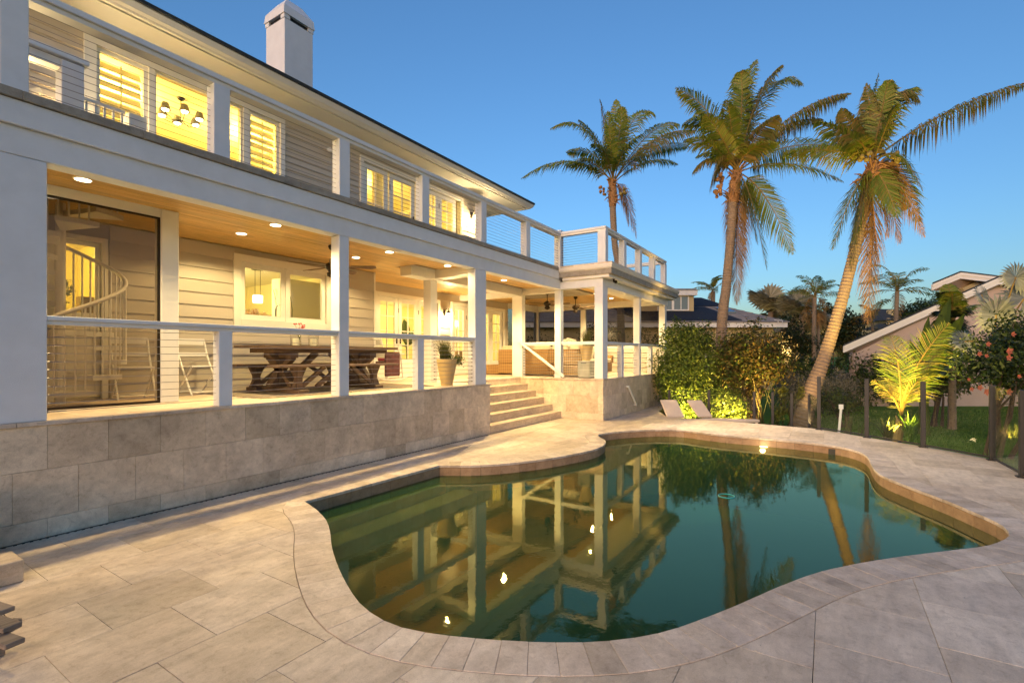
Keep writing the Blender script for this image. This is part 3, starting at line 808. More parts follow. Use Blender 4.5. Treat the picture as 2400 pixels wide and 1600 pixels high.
kw = casing('kitchen_window', *KW, 2.6, wd=.13)
sash(kw, 4.702, 5.56, 2.352, 3.358, 2.60, .085); sash(kw, 5.58, 6.448, 2.352, 3.358, 2.60, .085)
part('mullion', M['trim'], 5.561, 5.579, 2.59, 2.66, 2.36, 3.35, parent=kw)
ad = casing('alcove_door', *AD, 2.6, wd=.07, sill=False); sash(ad, 2.202, 2.718, 1.13, 3.298, 2.61, .06)
MB().box(2.262, 2.658, 2.62, 2.65, 1.19, 2.3).build('door_panel', M['trim'], ad)
def french(name, spec, x0, x1, z0, z1, yw, rows, cols, kick, hand=None):
    cs = casing(name, x0, x1, z0, z1, yw, wd=.10, sill=False)
    for i, (a, b) in enumerate(spec):
        mb = MB(); y = yw + .01
        mb.box(a, b, y, y + .045, z0 + .02, z0 + kick)
        mb.build('door_leaf', M['trim'], cs)
        sash(cs, a, b, z0 + kick + .002, z1 - .004, y, .125, cols=cols, rows=rows)
        if hand and i in hand:
            hx = b - .06 if hand[i] else a + .06
            MB().box(hx-.014, hx+.014, y-.03, y-.002, z0+.93, z0+1.12).build('handle', M['bronze'], cs)
        MB().box(a+.002, a+.02, y-.008, y-.001, z1-.4, z1-.28).build('hinge', M['bronze'], cs)
    return cs
french('french_door', [(8.82, 9.575), (9.59, 10.345), (10.36, 11.13)], *D1, 3.7, 4, 2, .38, {0: True, 1: False})
french('french_door', [(11.88, 12.56), (12.575, 13.25), (13.265, 13.94), (13.955, 14.66)], *D2, 3.7, 5, 2, .30, {1: True, 2: False})
w_ = casing('balcony_window', 2.66, 4.22, 4.35, 6.10, 2.6, wd=.14)
part('mullion', M['trim'], 3.30, 3.38, 2.56, 2.70, 4.36, 6.10, parent=w_)
sash(w_, 2.662, 3.298, 4.352, 6.098, 2.60, .05); shutters(w_, 2.72, 3.24, 4.41, 5.98, 2.70, 12); sash(w_, 3.382, 4.218, 4.352, 6.098, 2.60, .03)
w_ = casing('balcony_window', 4.44, 5.44, 4.35, 6.10, 2.6, wd=.09)
part('mullion', M['trim'], 4.74, 4.84, 2.56, 2.70, 4.36, 6.10, parent=w_)
sash(w_, 4.442, 4.738, 4.352, 6.098, 2.60, .03); sash(w_, 4.842, 5.438, 4.352, 6.098, 2.60, .05); shutters(w_, 4.90, 5.38, 4.41, 6.02, 2.70, 12)
french('balcony_door', [(7.44, 8.18), (8.23, 9.08)], 7.42, 9.12, 4.06, 6.05, 2.6, 4, 2, .25, {1: True})
french('balcony_door', [(9.48, 9.98), (9.99, 10.70)], 9.46, 10.88, 4.06, 6.05, 2.6, 5, 2, .25, {})
# --- rooms behind the openings
def room(name, x0, x1, y0, y1, z0, z1, mat=None):
    mat = mat or M['room']; t = .05
    r = MB().box(x0, x1, y1, y1 + t, z0, z1).build(name, mat, house)
    MB().box(x0 - t, x0, y0, y1 + t, z0, z1).box(x1, x1 + t, y0, y1 + t, z0, z1).build('room_wall', mat, r)
    MB().box(x0 - t, x1 + t, y0, y1 + t, z1, z1 + t).build('room_ceiling', M['roomw'], r)
    MB().box(x0 - t, x1 + t, y0, y1 + t, z0 - t, z0).build('room_floor', M['floorin'], r)
    return r
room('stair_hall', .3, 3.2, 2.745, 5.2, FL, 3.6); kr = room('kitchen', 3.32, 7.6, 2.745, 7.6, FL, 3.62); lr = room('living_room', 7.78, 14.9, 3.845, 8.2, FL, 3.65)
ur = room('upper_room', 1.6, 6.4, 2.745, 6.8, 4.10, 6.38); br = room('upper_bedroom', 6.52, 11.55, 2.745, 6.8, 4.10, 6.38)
YL = (1, .75, .17)
for r_, xa, xb in ((ur, 1.6, 6.4), (br, 6.52, 11.55)):
    part('crown_moulding', M['roomw'], xa + .01, xb - .01, 6.70, 6.795, 6.25, 6.375, parent=r_); part('crown_moulding', M['roomw'], xb - .1, xb - .005, 2.8, 6.69, 6.25, 6.375, parent=r_)
    part('interior_door', M['roomw'], xb - 2.2, xb - 1.3, 6.72, 6.79, 4.11, 6.12, parent=r_); part('wall_picture', M['dark_wood'], xa + .9, xa + 1.7, 6.74, 6.79, 5.2, 5.85, parent=r_)
part('curtain', M['cushion'], 6.02, 6.36, 2.80, 2.92, 4.11, 6.2, parent=ur)
lamp('hall_lamp', 'POINT', (1.6, 3.9, 3.2), 45, YL, house, .12)
lamp('kitchen_lamp', 'POINT', (5.0, 5.6, 3.25), 62, (1, .76, .34), house, .15)
lamp('living_lamp', 'POINT', (9.6, 6.0, 3.2), 60, (1, .76, .34), house, .15); lamp('living_lamp', 'POINT', (13.0, 6.0, 3.2), 60, (1, .74, .30), house, .15)
lamp('upper_lamp', 'POINT', (3.4, 4.4, 6.0), 62, YL, house, .15); lamp('upper_lamp', 'POINT', (5.6, 4.2, 5.9), 42, YL, house, .15)
lamp('bedroom_lamp', 'POINT', (8.6, 4.6, 5.9), 75, YL, house, .15)
# kitchen wall cabinet, arch and living room furniture silhouettes
part('wall_cabinet', M['roomw'], 6.5, 7.55, 4.2, 4.6, 2.35, 3.45, parent=kr); part('counter', M['roomw'], 3.4, 7.5, 2.78, 3.3, FL, 2.02, parent=kr)
part('cornice', M['roomw'], 3.4, 7.5, 7.45, 7.6, 2.9, 3.0, parent=kr)
part('picture_frame', M['bronze'], 9.6, 10.3, 8.12, 8.19, 2.4, 3.1, parent=lr); part('fireplace', M['roomw'], 9.2, 10.9, 7.9, 8.19, FL, 2.25, parent=lr)
for xx in (8.0, 10.75): part('curtain', M['cushion'], xx, xx + .2, 2.80, 2.95, 4.10, 6.3, parent=br)

# --- roof, eaves, gutter, chimney
E0, E1, EY, EZ = -4.0, 13.6, 1.97, 6.56
rf = MB()
A = [(E0, EY, EZ), (E1, EY, EZ), (E1, 12, EZ), (E0, 12, EZ)]; Rg = [(1.0, 7, 8.7), (8.6, 7, 8.7)]
rf.poly([A[0], A[1], Rg[1], Rg[0]]); rf.poly([A[1], A[2], Rg[1]]); rf.poly([A[2], A[3], Rg[0], Rg[1]]); rf.poly([A[3], A[0], Rg[0]])
rf.box(E0, E1, EY, 12, 6.50, 6.555)
roof = rf.build('roof', M['shingle'], house)
for k in range(12):                                   # shingle courses, each lapping the one below
    y0 = EY - .05 + k * .24; z = EZ + .012 + (y0 - EY) * (8.7 - EZ) / (7 - EY)
    xa, xb = E0 + max(0, (y0 - EY)) * .99, E1 - max(0, (y0 - EY)) * .99
    MB().hexa([(xa, y0, z - .002), (xb, y0, z - .002), (xb, y0 + .26, z + .08), (xa, y0 + .26, z + .08), (xa, y0, z + .028), (xb, y0, z + .028), (xb, y0 + .26, z + .116), (xa, y0 + .26, z + .116)]).build('shingle_course', M['shingle'], roof)
MB().box(E0, E1 + .14, EY - .165, EY + .06, 6.563, 6.615).build('drip_edge', M['shingle'], roof)
so = part('soffit', W_, E0, E1 - .05, 2.02, 2.56, 6.445, 6.495)
part('frieze_board', M['trim'], -1.0, 11.75, 2.56, 2.60, 6.25, 6.445, parent=so)
part('soffit_strip', M['trim'], E0, E1 - .1, 1.99, 2.02, 6.40, 6.45, parent=so); part('end_soffit', W_, 11.75, E1 - .05, 2.56, 9, 6.445, 6.495, parent=so)
GQ = [(0, 6.425), (.05, 6.425), (.07, 6.45), (.11, 6.475), (.135, 6.52), (.15, 6.545), (.15, 6.56), (0, 6.56)]
crown([(E0, 1.985), (E1, 1.985), (E1, 9)], GQ, 'roof_gutter', W_, house)
ch = MB().box(6.43, 7.15, 4.0, 4.72, 6.6, 9.22).build('chimney', ST, house, bevel=.01)
MB().box(6.47, 7.11, 4.04, 4.68, 9.22, 9.31).build('chimney_vent', M['black'], ch)
MB().box(6.42, 6.56, 3.99, 4.13, 9.22, 9.31).box(7.02, 7.16, 3.99, 4.13, 9.22, 9.31).box(6.42, 6.56, 4.59, 4.73, 9.22, 9.31).build('chimney_bracket', ST, ch)
cb = MB(); cb.hexa([(6.40, 3.97, 9.31), (7.18, 3.97, 9.31), (7.18, 4.75, 9.31), (6.40, 4.75, 9.31), (6.42, 3.99, 9.50), (7.16, 3.99, 9.50), (7.16, 4.73, 9.50), (6.42, 4.73, 9.50)])
cb.hexa([(6.42, 3.99, 9.502), (7.16, 3.99, 9.502), (7.16, 4.73, 9.502), (6.42, 4.73, 9.502), (6.60, 4.17, 9.78), (6.98, 4.17, 9.78), (6.98, 4.55, 9.78), (6.60, 4.55, 9.78)])
cb.build('chimney_cap', ST, ch)

# --- railings: lower porch
def rail_run(name, top_z, a, b, posts, cables, z0, thick=.07, wid=.16, pw=.16, bolts=None, capd=0):
    """a, b = ends (x, y); posts = list of (x, y, sx, sy)"""
    a, b = Vector(a), Vector(b); d = (b - a).normalized(); n = Vector((-d.y, d.x))
    def slab(w_, z0_, z1_):
        c = [a - n*w_/2, b - n*w_/2, b + n*w_/2, a + n*w_/2]
        return MB().hexa([(*p, z0_) for p in c] + [(*p, z1_) for p in c])
    r = slab(wid, top_z - thick*.62, top_z).build(name, ST, house, bevel=.005)
    slab(wid * .72, top_z - thick - .012, top_z - thick*.62 - .001).build('under_rail', W_, r)
    for (x, y, sx, sy) in posts:
        MB().box(x - sx/2, x + sx/2, y - sy/2, y + sy/2, z0, top_z - thick - .013).build('rail_post', ST, r, bevel=.005)
    nz = cables; zt = top_z - thick - .05
    for k in range(nz):
        z = z0 + .075 + (zt - z0 - .075) * k / (nz - 1)
        MB().tube([(*a, z), (*b, z)], .0035, 5).build('cable', M['metal'], r)
    if bolts:
        mb = MB()
        for (x, y, dx, dy) in bolts:
            for k in range(nz):
                z = z0 + .075 + (zt - z0 - .075) * k / (nz - 1)
                mb.tube([(x, y, z), (x + dx*.035, y + dy*.035, z)], .012, 6)
                mb.tube([(x + dx*.035, y + dy*.035, z), (x + dx*.16, y + dy*.16, z)], .006, 5)
        mb.build('cable_fitting', M['metal'], r, kind='stuff')
    return r
RT1 = 2.075; yc = .085
rail_run('porch_railing', RT1, (1.51, yc), (4.78, yc), [(3.14, yc, .16, .14)], 11, FL, bolts=[(1.51, yc, 1, 0)])
rail_run('porch_railing', RT1, (4.96, yc), (8.155, yc), [(6.55, yc, .16, .14)], 11, FL, bolts=[(8.155, yc, -1, 0)])
rail_run('porch_railing', RT1, (8.44, .20), (8.44, 1.40), [], 11, FL, wid=.12, bolts=[(8.44, 1.40, 0, -1), (8.44, .2, 0, 1)])
rail_run('wing_railing', RT1, (12.10, .19), (12.10, 1.24), [], 11, FL, wid=.12, bolts=[(12.10, 1.24, 0, -1)])
rail_run('wing_railing', RT1, (12.10, -1.0), (12.10, 0), [], 11, FL, wid=.12)
rail_run('wing_railing', RT1, (12.33, -1.13), (15.0, -1.13), [(13.58, -1.13, .16, .14)], 11, FL, wid=.14)
rail_run('wing_railing', RT1, (15.15, -1.13), (17.84, -1.13), [(16.35, -1.13, .16, .14)], 11, FL, wid=.14, bolts=[(17.84, -1.13, -1, 0)])
# --- railings: balcony and roof deck
UP = [(1.29, .085), (3.09, .085), (4.88, .085), (6.665, .085), (8.46, .085), (10.30, .085)]
rail_run('balcony_railing', 5.07, (-.6, .085), (12.0, .085), [(x, y, .19, .17) for x, y in UP], 12, 4.079, wid=.20, thick=.10, bolts=[(12.0, .085, -1, 0)])
part('rail_corner_post', ST, 12.0, 12.19, 0, .19, 4.07, 5.10, bevel=.006); part('rail_corner_cap', ST, 11.98, 12.21, -.02, .21, 5.10, 5.13, bevel=.004)
rail_run('deck_railing', 5.07, (12.09, -1.31), (12.09, 0), [(12.09, -1.2, .19, .22)], 12, 4.10, wid=.18, thick=.10, bolts=[(12.09, 0, 0, -1)])
rail_run('deck_railing', 5.07, (12.19, -1.22), (17.75, -1.22), [(x, -1.22, .19, .17) for x in (13.5, 14.9, 16.3, 17.66)], 12, 4.10, wid=.18, thick=.10)
rail_run('deck_railing', 5.07, (17.66, -1.13), (17.66, 4.2), [(17.66, 1.5, .17, .17), (17.66, 4.1, .17, .17)], 12, 4.10, wid=.18, thick=.10)
rail_run('deck_railing', 5.07, (12.2, 4.1), (17.57, 4.1), [(14.0, 4.1, .17, .17)], 12, 4.10, wid=.18, thick=.10)
# stair handrails
hr = MB(); hr.beam((11.975, 1.33, 2.12), (11.975, -.12, 1.13), .045, .06); hr.box(11.96, 12.02, 1.22, 1.30, 1.97, 2.0); hr.build('stair_handrail', W_, house)
hr = MB(); a = onY(1473, 905, -1.30); b = onY(1491, 949, -1.30); hr.beam(a, b, .04, .05); hr.box(a.x-.02, a.x+.03, -1.29, -1.236, a.z-.03, a.z+.01); hr.box(b.x-.03, b.x+.02, -1.29, -1.236, b.z-.01, b.z+.03); hr.build('wall_handrail', W_, house)
# --- balcony stair enclosure behind the left end of the railing
se = part('stair_guard', ST, 1.86, 2.06, .95, 1.15, 4.06, 4.98, bevel=.006)
part('guard_cap', ST, .4, 2.10, .92, 1.18, 4.985, 5.05, parent=se, bevel=.01); part('guard_beam', W_, .4, 1.858, .97, 1.13, 4.88, 4.983, parent=se)
mb = MB(); mb.box(2.06, 2.47, 1.02, 1.06, 4.63, 4.665)
for k in range(5): mb.box(2.09 + .085 * k, 2.112 + .085 * k, 1.03, 1.05, 4.07, 4.63)
mb.build('guard_baluster', W_, se); part('guard_newel', W_, 2.50, 2.68, 1.0, 1.18, 4.06, 4.66, parent=se)
mb = MB(); mb.beam((1.2, 1.5, 4.42), (1.8, 1.4, 4.72), .05, .05); mb.box(1.50, 1.62, 1.4, 1.5, 4.06, 4.78)
for k in range(4): mb.box(1.2 + .1 * k, 1.22 + .1 * k, 1.45, 1.47, 4.06, 4.44 + .05 * k)
mb.build('guard_rail', W_, se)
# --- recessed lights in the ceilings
WARM = (1.0, .72, .31)
def downlight(x, y, z, p, spot=150, aim=None, blend=.35):
    d = MB().lathe([(.075, -.004), (.085, 0.0)], (x, y, z), 20); d = d.build('recessed_light', M['trim'], house)
    MB().lathe([(0, -.006), (.07, -.006)], (x, y, z), 20).build('light_lens', M['downlight'], d)
    lamp('downlight_lamp', 'SPOT', (x, y, z - .02), p, WARM, house, .03, spot, aim or (x, y, 0), blend)
for x in (-.3, 1.95, 4.15, 6.36, 8.0): downlight(x, .62, 3.60, {-.3: 30, 1.95: 58, 8.0: 48}.get(x, 88), 130, (x, -.3, 0), .6)
for x in (4.15, 6.36): downlight(x, 1.54, 3.60, 44)
downlight(10.3, .72, 3.60, 170, 150, (10.4, .2, 0)); downlight(9.6, 2.5, 3.60, 50); downlight(13.2, 2.6, 3.75, 75)
for x, y in ((14.9, 2.6), (15.11, .41), (16.71, .37), (13.3, -.3)): downlight(x, y, 3.75, 95 if y > 1 else 130)
# dark eave fitting with an added fill lamp that brightens the right deck
ef = MB().tube([(12.35, -1.40, 3.72), (12.35, -1.40, 3.66), (12.3, -1.48, 3.63)], [.03, .03, .045], 8).build('eave_fitting', M['bronze'], house)
lamp('added_deck_lamp', 'SPOT', (12.28, -1.52, 3.60), 380, (1, .80, .56), ef, .03, 95, (11.6, -7.4, 0), .9)

# ================================================================== things on the porches
def fan(x, y, z, label, rot, drop=.3):
    t = thing('ceiling_fan', label, 'ceiling fan', (x, y, z), 'bronze ceiling fans')
    MB().lathe([(.06, 0), (.075, -.02), (.05, -.07), (.015, -.09)], (x, y, z), 16).build('canopy', M['bronze'], t, smooth=True)
    MB().tube([(x, y, z - .08), (x, y, z - drop)], .013, 8).build('rod', M['bronze'], t)
    MB().lathe([(.02, .02), (.06, 0), (.11, -.03), (.12, -.09), (.08, -.13), (.06, -.16)], (x, y, z - drop), 18).build('motor', M['bronze'], t, smooth=True)
    MB().lathe([(.06, -.16), (.09, -.18), (.085, -.23), (.0, -.27)], (x, y, z - drop), 18).build('fan_light', M['bronze'], t, smooth=True)
    for k in range(5):
        a = rot + k * 2 * math.pi / 5; c, s = math.cos(a), math.sin(a); zz = z - drop - .07
        P = lambda r, q, h: (x + c*r - s*q, y + s*r + c*q, zz + h)
        pts = [P(.12, -.02, 0), P(.24, -.035, 0), P(.32, -.065, .004), P(.66, -.075, .01), P(.74, -.04, .012), P(.74, .04, -.008), P(.66, .075, -.02), P(.32, .065, -.016), P(.24, .035, -.01), P(.12, .02, 0)]
        MB().prism(pts, (0, 0, .008)).build('blade', wood_fan, t)
wood_fan = M['dark_wood']
fan(5.45, 1.05, 3.60, 'bronze ceiling fan over the dining table, half hidden by a column', .35)
fan(14.0, 1.5, 3.75, 'bronze ceiling fan in the corner pavilion, the one nearer the house wall', .15)
fan(15.6, 1.25, 3.75, 'bronze ceiling fan in the corner pavilion, the one nearer the corner post', 0.0)

# --- dining set
t = thing('dining_table', 'long dark wood trestle dining table on the lower porch', 'table', (5.6, 1.5, FL))
for k in range(6): Bx('table_plank', M['dark_wood'], t, 4.25, 7.0, 1.06 + .15*k, 1.208 + .15*k, 1.815, 1.862)
Bx('apron', M['dark_wood'], t, 4.45, 6.8, 1.16, 1.84, 1.745, 1.813)
for xt in (4.78, 6.42):
    tr = Bx('trestle', M['dark_wood'], t, xt-.06, xt+.06, 1.44, 1.56, FL + .1, 1.744)
    Bx('trestle_foot', M['dark_wood'], tr, xt-.09, xt+.09, 1.08, 1.92, FL, FL + .10, bevel=.01); Bx('trestle_head', M['dark_wood'], tr, xt-.07, xt+.07, 1.12, 1.88, 1.66, 1.744)
    m = MB()
    for sx in (-1, 1):
        m.prism([(xt + sx*.07, 1.45, FL+.10), (xt + sx*.22, 1.45, FL+.10), (xt + sx*.12, 1.45, FL+.22), (xt + sx*.07, 1.45, FL+.36), (xt + sx*.07, 1.45, FL+.42), (xt + sx*.14, 1.45, FL+.54), (xt + sx*.26, 1.45, 1.744), (xt + sx*.07, 1.45, 1.744)], (0, .1, 0))
    for sy in (-1, 1): m.beam((xt, 1.5 + sy*.34, FL+.09), (xt, 1.5 + sy*.05, FL+.38), .09, .08); m.beam((xt, 1.5 + sy*.34, 1.68), (xt, 1.5 + sy*.05, FL+.38), .09, .08)
    m.build('brace', M['dark_wood'], tr)
m = MB(); m.beam((4.84, 1.5, FL+.12), (5.45, 1.5, 1.75), .09, .09); m.beam((6.36, 1.5, FL+.12), (5.75, 1.5, 1.75), .09, .09); m.build('diagonal_brace', M['dark_wood'], t)
def bench(y, label, x0=4.30, x1=6.72):
    t = thing('dining_bench', label, 'bench', (5.5, y, FL), 'benches along the dining table')
    for k in range(2): Bx('seat_plank', M['dark_wood'], t, x0, x1, y - .17 + .172*k, y - .002 + .172*k, 1.515, 1.555)
    for xt in (4.72, 6.26):
        l = Bx('leg', M['dark_wood'], t, xt-.045, xt+.045, y-.05, y+.05, FL + .07, 1.513)
        Bx('foot', M['dark_wood'], l, xt-.09, xt+.09, y-.16, y+.16, FL, FL + .07, bevel=.008)
        m = MB()
        for sx in (-1, 1): m.prism([(xt+sx*.046, y-.04, FL+.071), (xt+sx*.11, y-.04, FL+.071), (xt+sx*.05, y-.04, FL+.2), (xt+sx*.05, y-.04, FL+.26), (xt+sx*.13, y-.04, 1.513), (xt+sx*.046, y-.04, 1.513)], (0, .08, 0))
        m.build('bracket', M['dark_wood'], l)
    m = MB(); m.beam((4.76, y, FL+.1), (5.2, y, 1.51), .06, .06); m.beam((5.75, y, 1.51), (6.22, y, FL+.1), .06, .06); m.beam((5.05, y, FL+.1), (5.5, y, 1.51), .05, .06); m.build('brace', M['dark_wood'], t)
bench(.93, 'dark wood bench in front of the dining table, nearest the railing'); bench(2.12, 'dark wood bench behind the dining table, nearest the siding wall')
tag(Bx('porch_rug', paint('woven_rug', (.23, .19, .14), .95, .4, 16, .3, 90), None, 3.9, 7.5, .55, 2.35, FL - .001, FL + .008), 'faded brown patterned rug under the dining table', 'rug')
for x, lb in ((5.02, 'clear glass candle holder on the dining table, left of the red flowers'), (5.36, 'clear glass candle holder on the dining table, right of the red flowers')):
    t = thing('candle_holder', lb, 'candle holder', (x, 1.45, 1.864), 'glass candle holders on the table')
    MB().lathe([(.085, 0), (.09, .2), (.088, .2), (.08, .01)], (x, 1.45, 1.864), 18).build('glass_jar', M['glass'], t, smooth=True)
    MB().lathe([(.05, .008), (.05, .13), (0, .13)], (x, 1.45, 1.864), 14).build('candle', M['roomw'], t)
t = thing('flower_vase', 'small vase of red flowers standing on the dining table', 'flower vase', (5.2, 1.62, 1.864))
MB().lathe([(.03, 0), (.045, .05), (.03, .12), (.035, .15)], (5.2, 1.62, 1.864), 14).build('vase', M['glass'], t, smooth=True)
m = MB(); m2 = MB()
for k in range(9):
    a = random.uniform(0, 6.28); r = random.uniform(.02, .1); h = random.uniform(.27, .40); p = Vector((5.2 + r*math.cos(a), 1.62 + r*math.sin(a), 1.864 + h))
    m2.tube([(5.2, 1.62, 1.97), tuple(p)], .003, 4)
    for j in range(5):
        b = j * 1.257; d = Vector((math.cos(b), math.sin(b)*.6, .5*math.sin(b*1.3))) * .035
        m.poly([p, p + d*.7 + Vector((0, 0, .014)), p + d*1.2, p + d*.7 - Vector((0, .012, .012))])
m.build('blossom', M['red'], t); m2.build('stem', M['leafA'], t)
# --- white folding chairs
def folding_chair(loc, rz, label):
    t = thing('folding_chair', label, 'folding chair', loc, 'white folding chairs on the lower porch', rz)
    def B(nm, f):
        m = MB(); f(m)
        me = m.build(nm, W_); me.parent = t
        return me
    for s in (-1, 1):
        x = s * .22
        B('leg', lambda m: m.tube([(x, -.22, 0), (x, .02, .42), (x, .12, .62), (x, .20, .86)], .014, 6))
        B('leg', lambda m: m.tube([(x*.9, .24, 0), (x*.9, .0, .24), (x*.9, -.18, .44)], .014, 6))
    for k in range(5): B('seat_slat', lambda m: m.box(-.21, .21, -.20 + .085*k, -.135 + .085*k, .437, .452))
    B('back_slat', lambda m: m.box(-.22, .22, .185, .2, .78, .88)); B('back_slat', lambda m: m.box(-.22, .22, .13, .145, .60, .66))
    B('stretcher', lambda m: m.tube([(-.2, .19, .05), (.2, .19, .05)], .01, 6)); B('stretcher', lambda m: m.tube([(-.2, -.19, .05), (.2, -.19, .05)], .01, 6))
folding_chair((3.80, 2.15, FL), .12, 'white slatted folding chair beside the white post, left of the table')
folding_chair((2.95, 2.15, FL), -.1, 'white slatted folding chair behind the tinted panel next to the stair')
# --- rocking chair with a throw
def rocker():
    p = onY(905, 870, 2.9); t = thing('rocking_chair', 'white rocking chair in front of the glazed porch doors', 'rocking chair', (p.x, 2.9, FL), None, .0)
    def B(nm, f, mat=W_):
        m = MB(); f(m); o = m.build(nm, mat); o.parent = t; return o
    for s in (-1, 1):
        y = s * .27
        B('rocker', lambda m: m.tube([(-.5, y, .10), (-.3, y, .04), (0, y, .015), (.3, y, .04), (.48, y, .10)], .022, 6))
        B('leg', lambda m: m.tube([(.30, y, .04), (.22, y, .64)], .022, 6)); B('leg', lambda m: m.tube([(-.26, y, .03), (-.22, y, .4), (-.46, y, 1.15)], .022, 6))
        B('armrest', lambda m: m.box(-.3, .3, y-.045, y+.045, .64, .665))
    for k in range(6): B('seat_slat', lambda m: m.box(-.26 + .09*k, -.18 + .09*k, -.27, .27, .40, .42))
    for k in range(4): B('back_slat', lambda m: m.hexa([(-.24 - .07*k - .02, -.26, .55 + .16*k), (-.24 - .07*k, -.26, .55 + .16*k), (-.24 - .07*k, .26, .55 + .16*k), (-.24 - .07*k - .02, .26, .55 + .16*k), (-.28 - .07*k - .02, -.26, .66 + .16*k), (-.28 - .07*k, -.26, .66 + .16*k), (-.28 - .07*k, .26, .66 + .16*k), (-.28 - .07*k - .02, .26, .66 + .16*k)]))
    for z in (.2, .3): B('stretcher', lambda m: m.tube([(.27, -.27, z), (.27, .27, z)], .012, 6))
    X, Y = p.x, 2.9
    m = MB()
    m.box(X-.34, X+.12, Y-.36, Y-.30, FL+.12, FL+.66); m.box(X-.34, X+.12, Y-.36, Y-.20, FL+.667, FL+.70); m.box(X-.30, X+.2, Y-.22, Y+.2, FL+.425, FL+.47)
    tag(m.build('throw_blanket', M['plum'], None, bevel=.015), 'plum checked throw draped over the rocking chair arm', 'blanket')
    t2 = tag(MB().box(X-.1, X+.22, Y-.12, Y+.22, FL+.475, FL+.56).build('seat_cushion', M['red'], None, bevel=.03), 'small red cushion lying on the rocking chair', 'cushion')
rocker()
# --- planters with grasses
def blades(mb, c, n, hmin, hmax, spread, wd, bend=1.0, seg=4):
    for k in range(n):
        a = random.uniform(0, 6.283); h = random.uniform(hmin, hmax); sp = random.uniform(.15, 1) * spread
        p0 = Vector(c) + Vector((random.uniform(-.06, .06), random.uniform(-.06, .06), 0)); d = Vector((math.cos(a), math.sin(a), 0)); sd = Vector((-d.y, d.x, 0))
        prev = None
        for i in range(seg + 1):
            t = i / seg; q = p0 + d * sp * (t ** 1.7) + Vector((0, 0, h * (t - .28 * bend * t ** 3 * (sp / max(.01, spread))))); w_ = wd * (1 - t) ** .7
            b = len(mb.v)
            if i < seg: mb.v += [tuple(q - sd*w_), tuple(q + sd*w_)]
            else: mb.v += [tuple(q)]
            if prev is not None: mb.f.append((prev, prev+1, b+1, b) if i < seg else (prev, prev+1, b))
            prev = b
def leafcloud(mb, blobs, n, size, clump=24, shell=.55, droop=.0, flat=.0):
    tot = sum(b[1][0]*b[1][1]*b[1][2] for b in blobs)
    for c, r in blobs:
        nn = int(n * r[0]*r[1]*r[2] / tot); c = Vector(c)
        nc = max(1, nn // clump)
        for k in range(nc):
            d = Vector(RNG.normal(size=3)); d.normalize(); rad = shell + (1 - shell) * random.random() ** .6
            cc = c + Vector((d.x*r[0], d.y*r[1], d.z*r[2])) * rad * random.uniform(.85, 1.14); cs = random.uniform(.6, 1.25) * min(r) * .30 + size
            for j in range(clump):
                q = cc + Vector(RNG.normal(size=3)) * cs * .55
                nd_ = (d + Vector(RNG.normal(size=3)) * .8); nd_.z += .35
                nd_.normalize(); t1 = nd_.orthogonal().normalized(); t1 = (t1 * math.cos(j*2.4) + nd_.cross(t1) * math.sin(j*2.4)); t1.z -= droop; t1.normalize(); t2 = nd_.cross(t1).normalized()
                s = size * random.uniform(.65, 1.3); b = len(mb.v)
                mb.v += [tuple(q - t1*s), tuple(q + t2*s*.42 + nd_*s*.1), tuple(q + t1*s), tuple(q - t2*s*.42 + nd_*s*.1)]; mb.f.append((b, b+1, b+2, b+3))
    return mb
def planter(x, y, r0, r1, h, z, label, grass, shrub):
    t = thing('planter', label, 'planter', (x, y, z))
    MB().lathe([(0, .0), (r0, 0), (r1*.965, h*.86), (r1, h*.865), (r1*1.02, h), (r1*.9, h), (r1*.86, h*.9), (0, h*.9)], (x, y, z), 28).build('pot', M['terracotta'], t, smooth=False)
    m = MB()
    for c, n, hm, hx, sp in grass: blades(m, (x + c[0], y + c[1], z + h*.9), n, hm, hx, sp, .0075)
    m.build('grass', M['reed'], t, fix=False)
    if shrub: leafcloud(MB(), [((x + c[0], y + c[1], z + h + c[2]), c[3]) for c in shrub], 700, .022, 12, .3).build('foliage', M['leafA'], t, fix=False)
planter(7.74, .42, .12, .205, .535, FL, 'tan planter with grass and trailing green shrub beside the railing', [((-.08, 0), 170, .34, .62, .42)], [(.1, -.05, .03, (.12, .1, .09)), (.22, -.12, -.03, (.13, .1, .12)), (0, 0, .05, (.12, .12, .06))])
t = tag(MB().box(12.34, 12.70, -.72, -.36, FL, FL + .46).build('grey_pedestal', M['concrete'], None, bevel=.01), 'grey concrete box pedestal under a tan planter', 'pedestal')
mm = MB().box(12.325, 12.339, -.62, -.46, FL + .385, FL + .415).build('slot', M['black'], t)
planter(12.52, -.54, .11, .185, .42, FL + .46, 'tan planter of tall upright grass on the grey pedestal', [((0, 0), 170, .38, .62, .30)], [(0, 0, .02, (.13, .13, .04))])
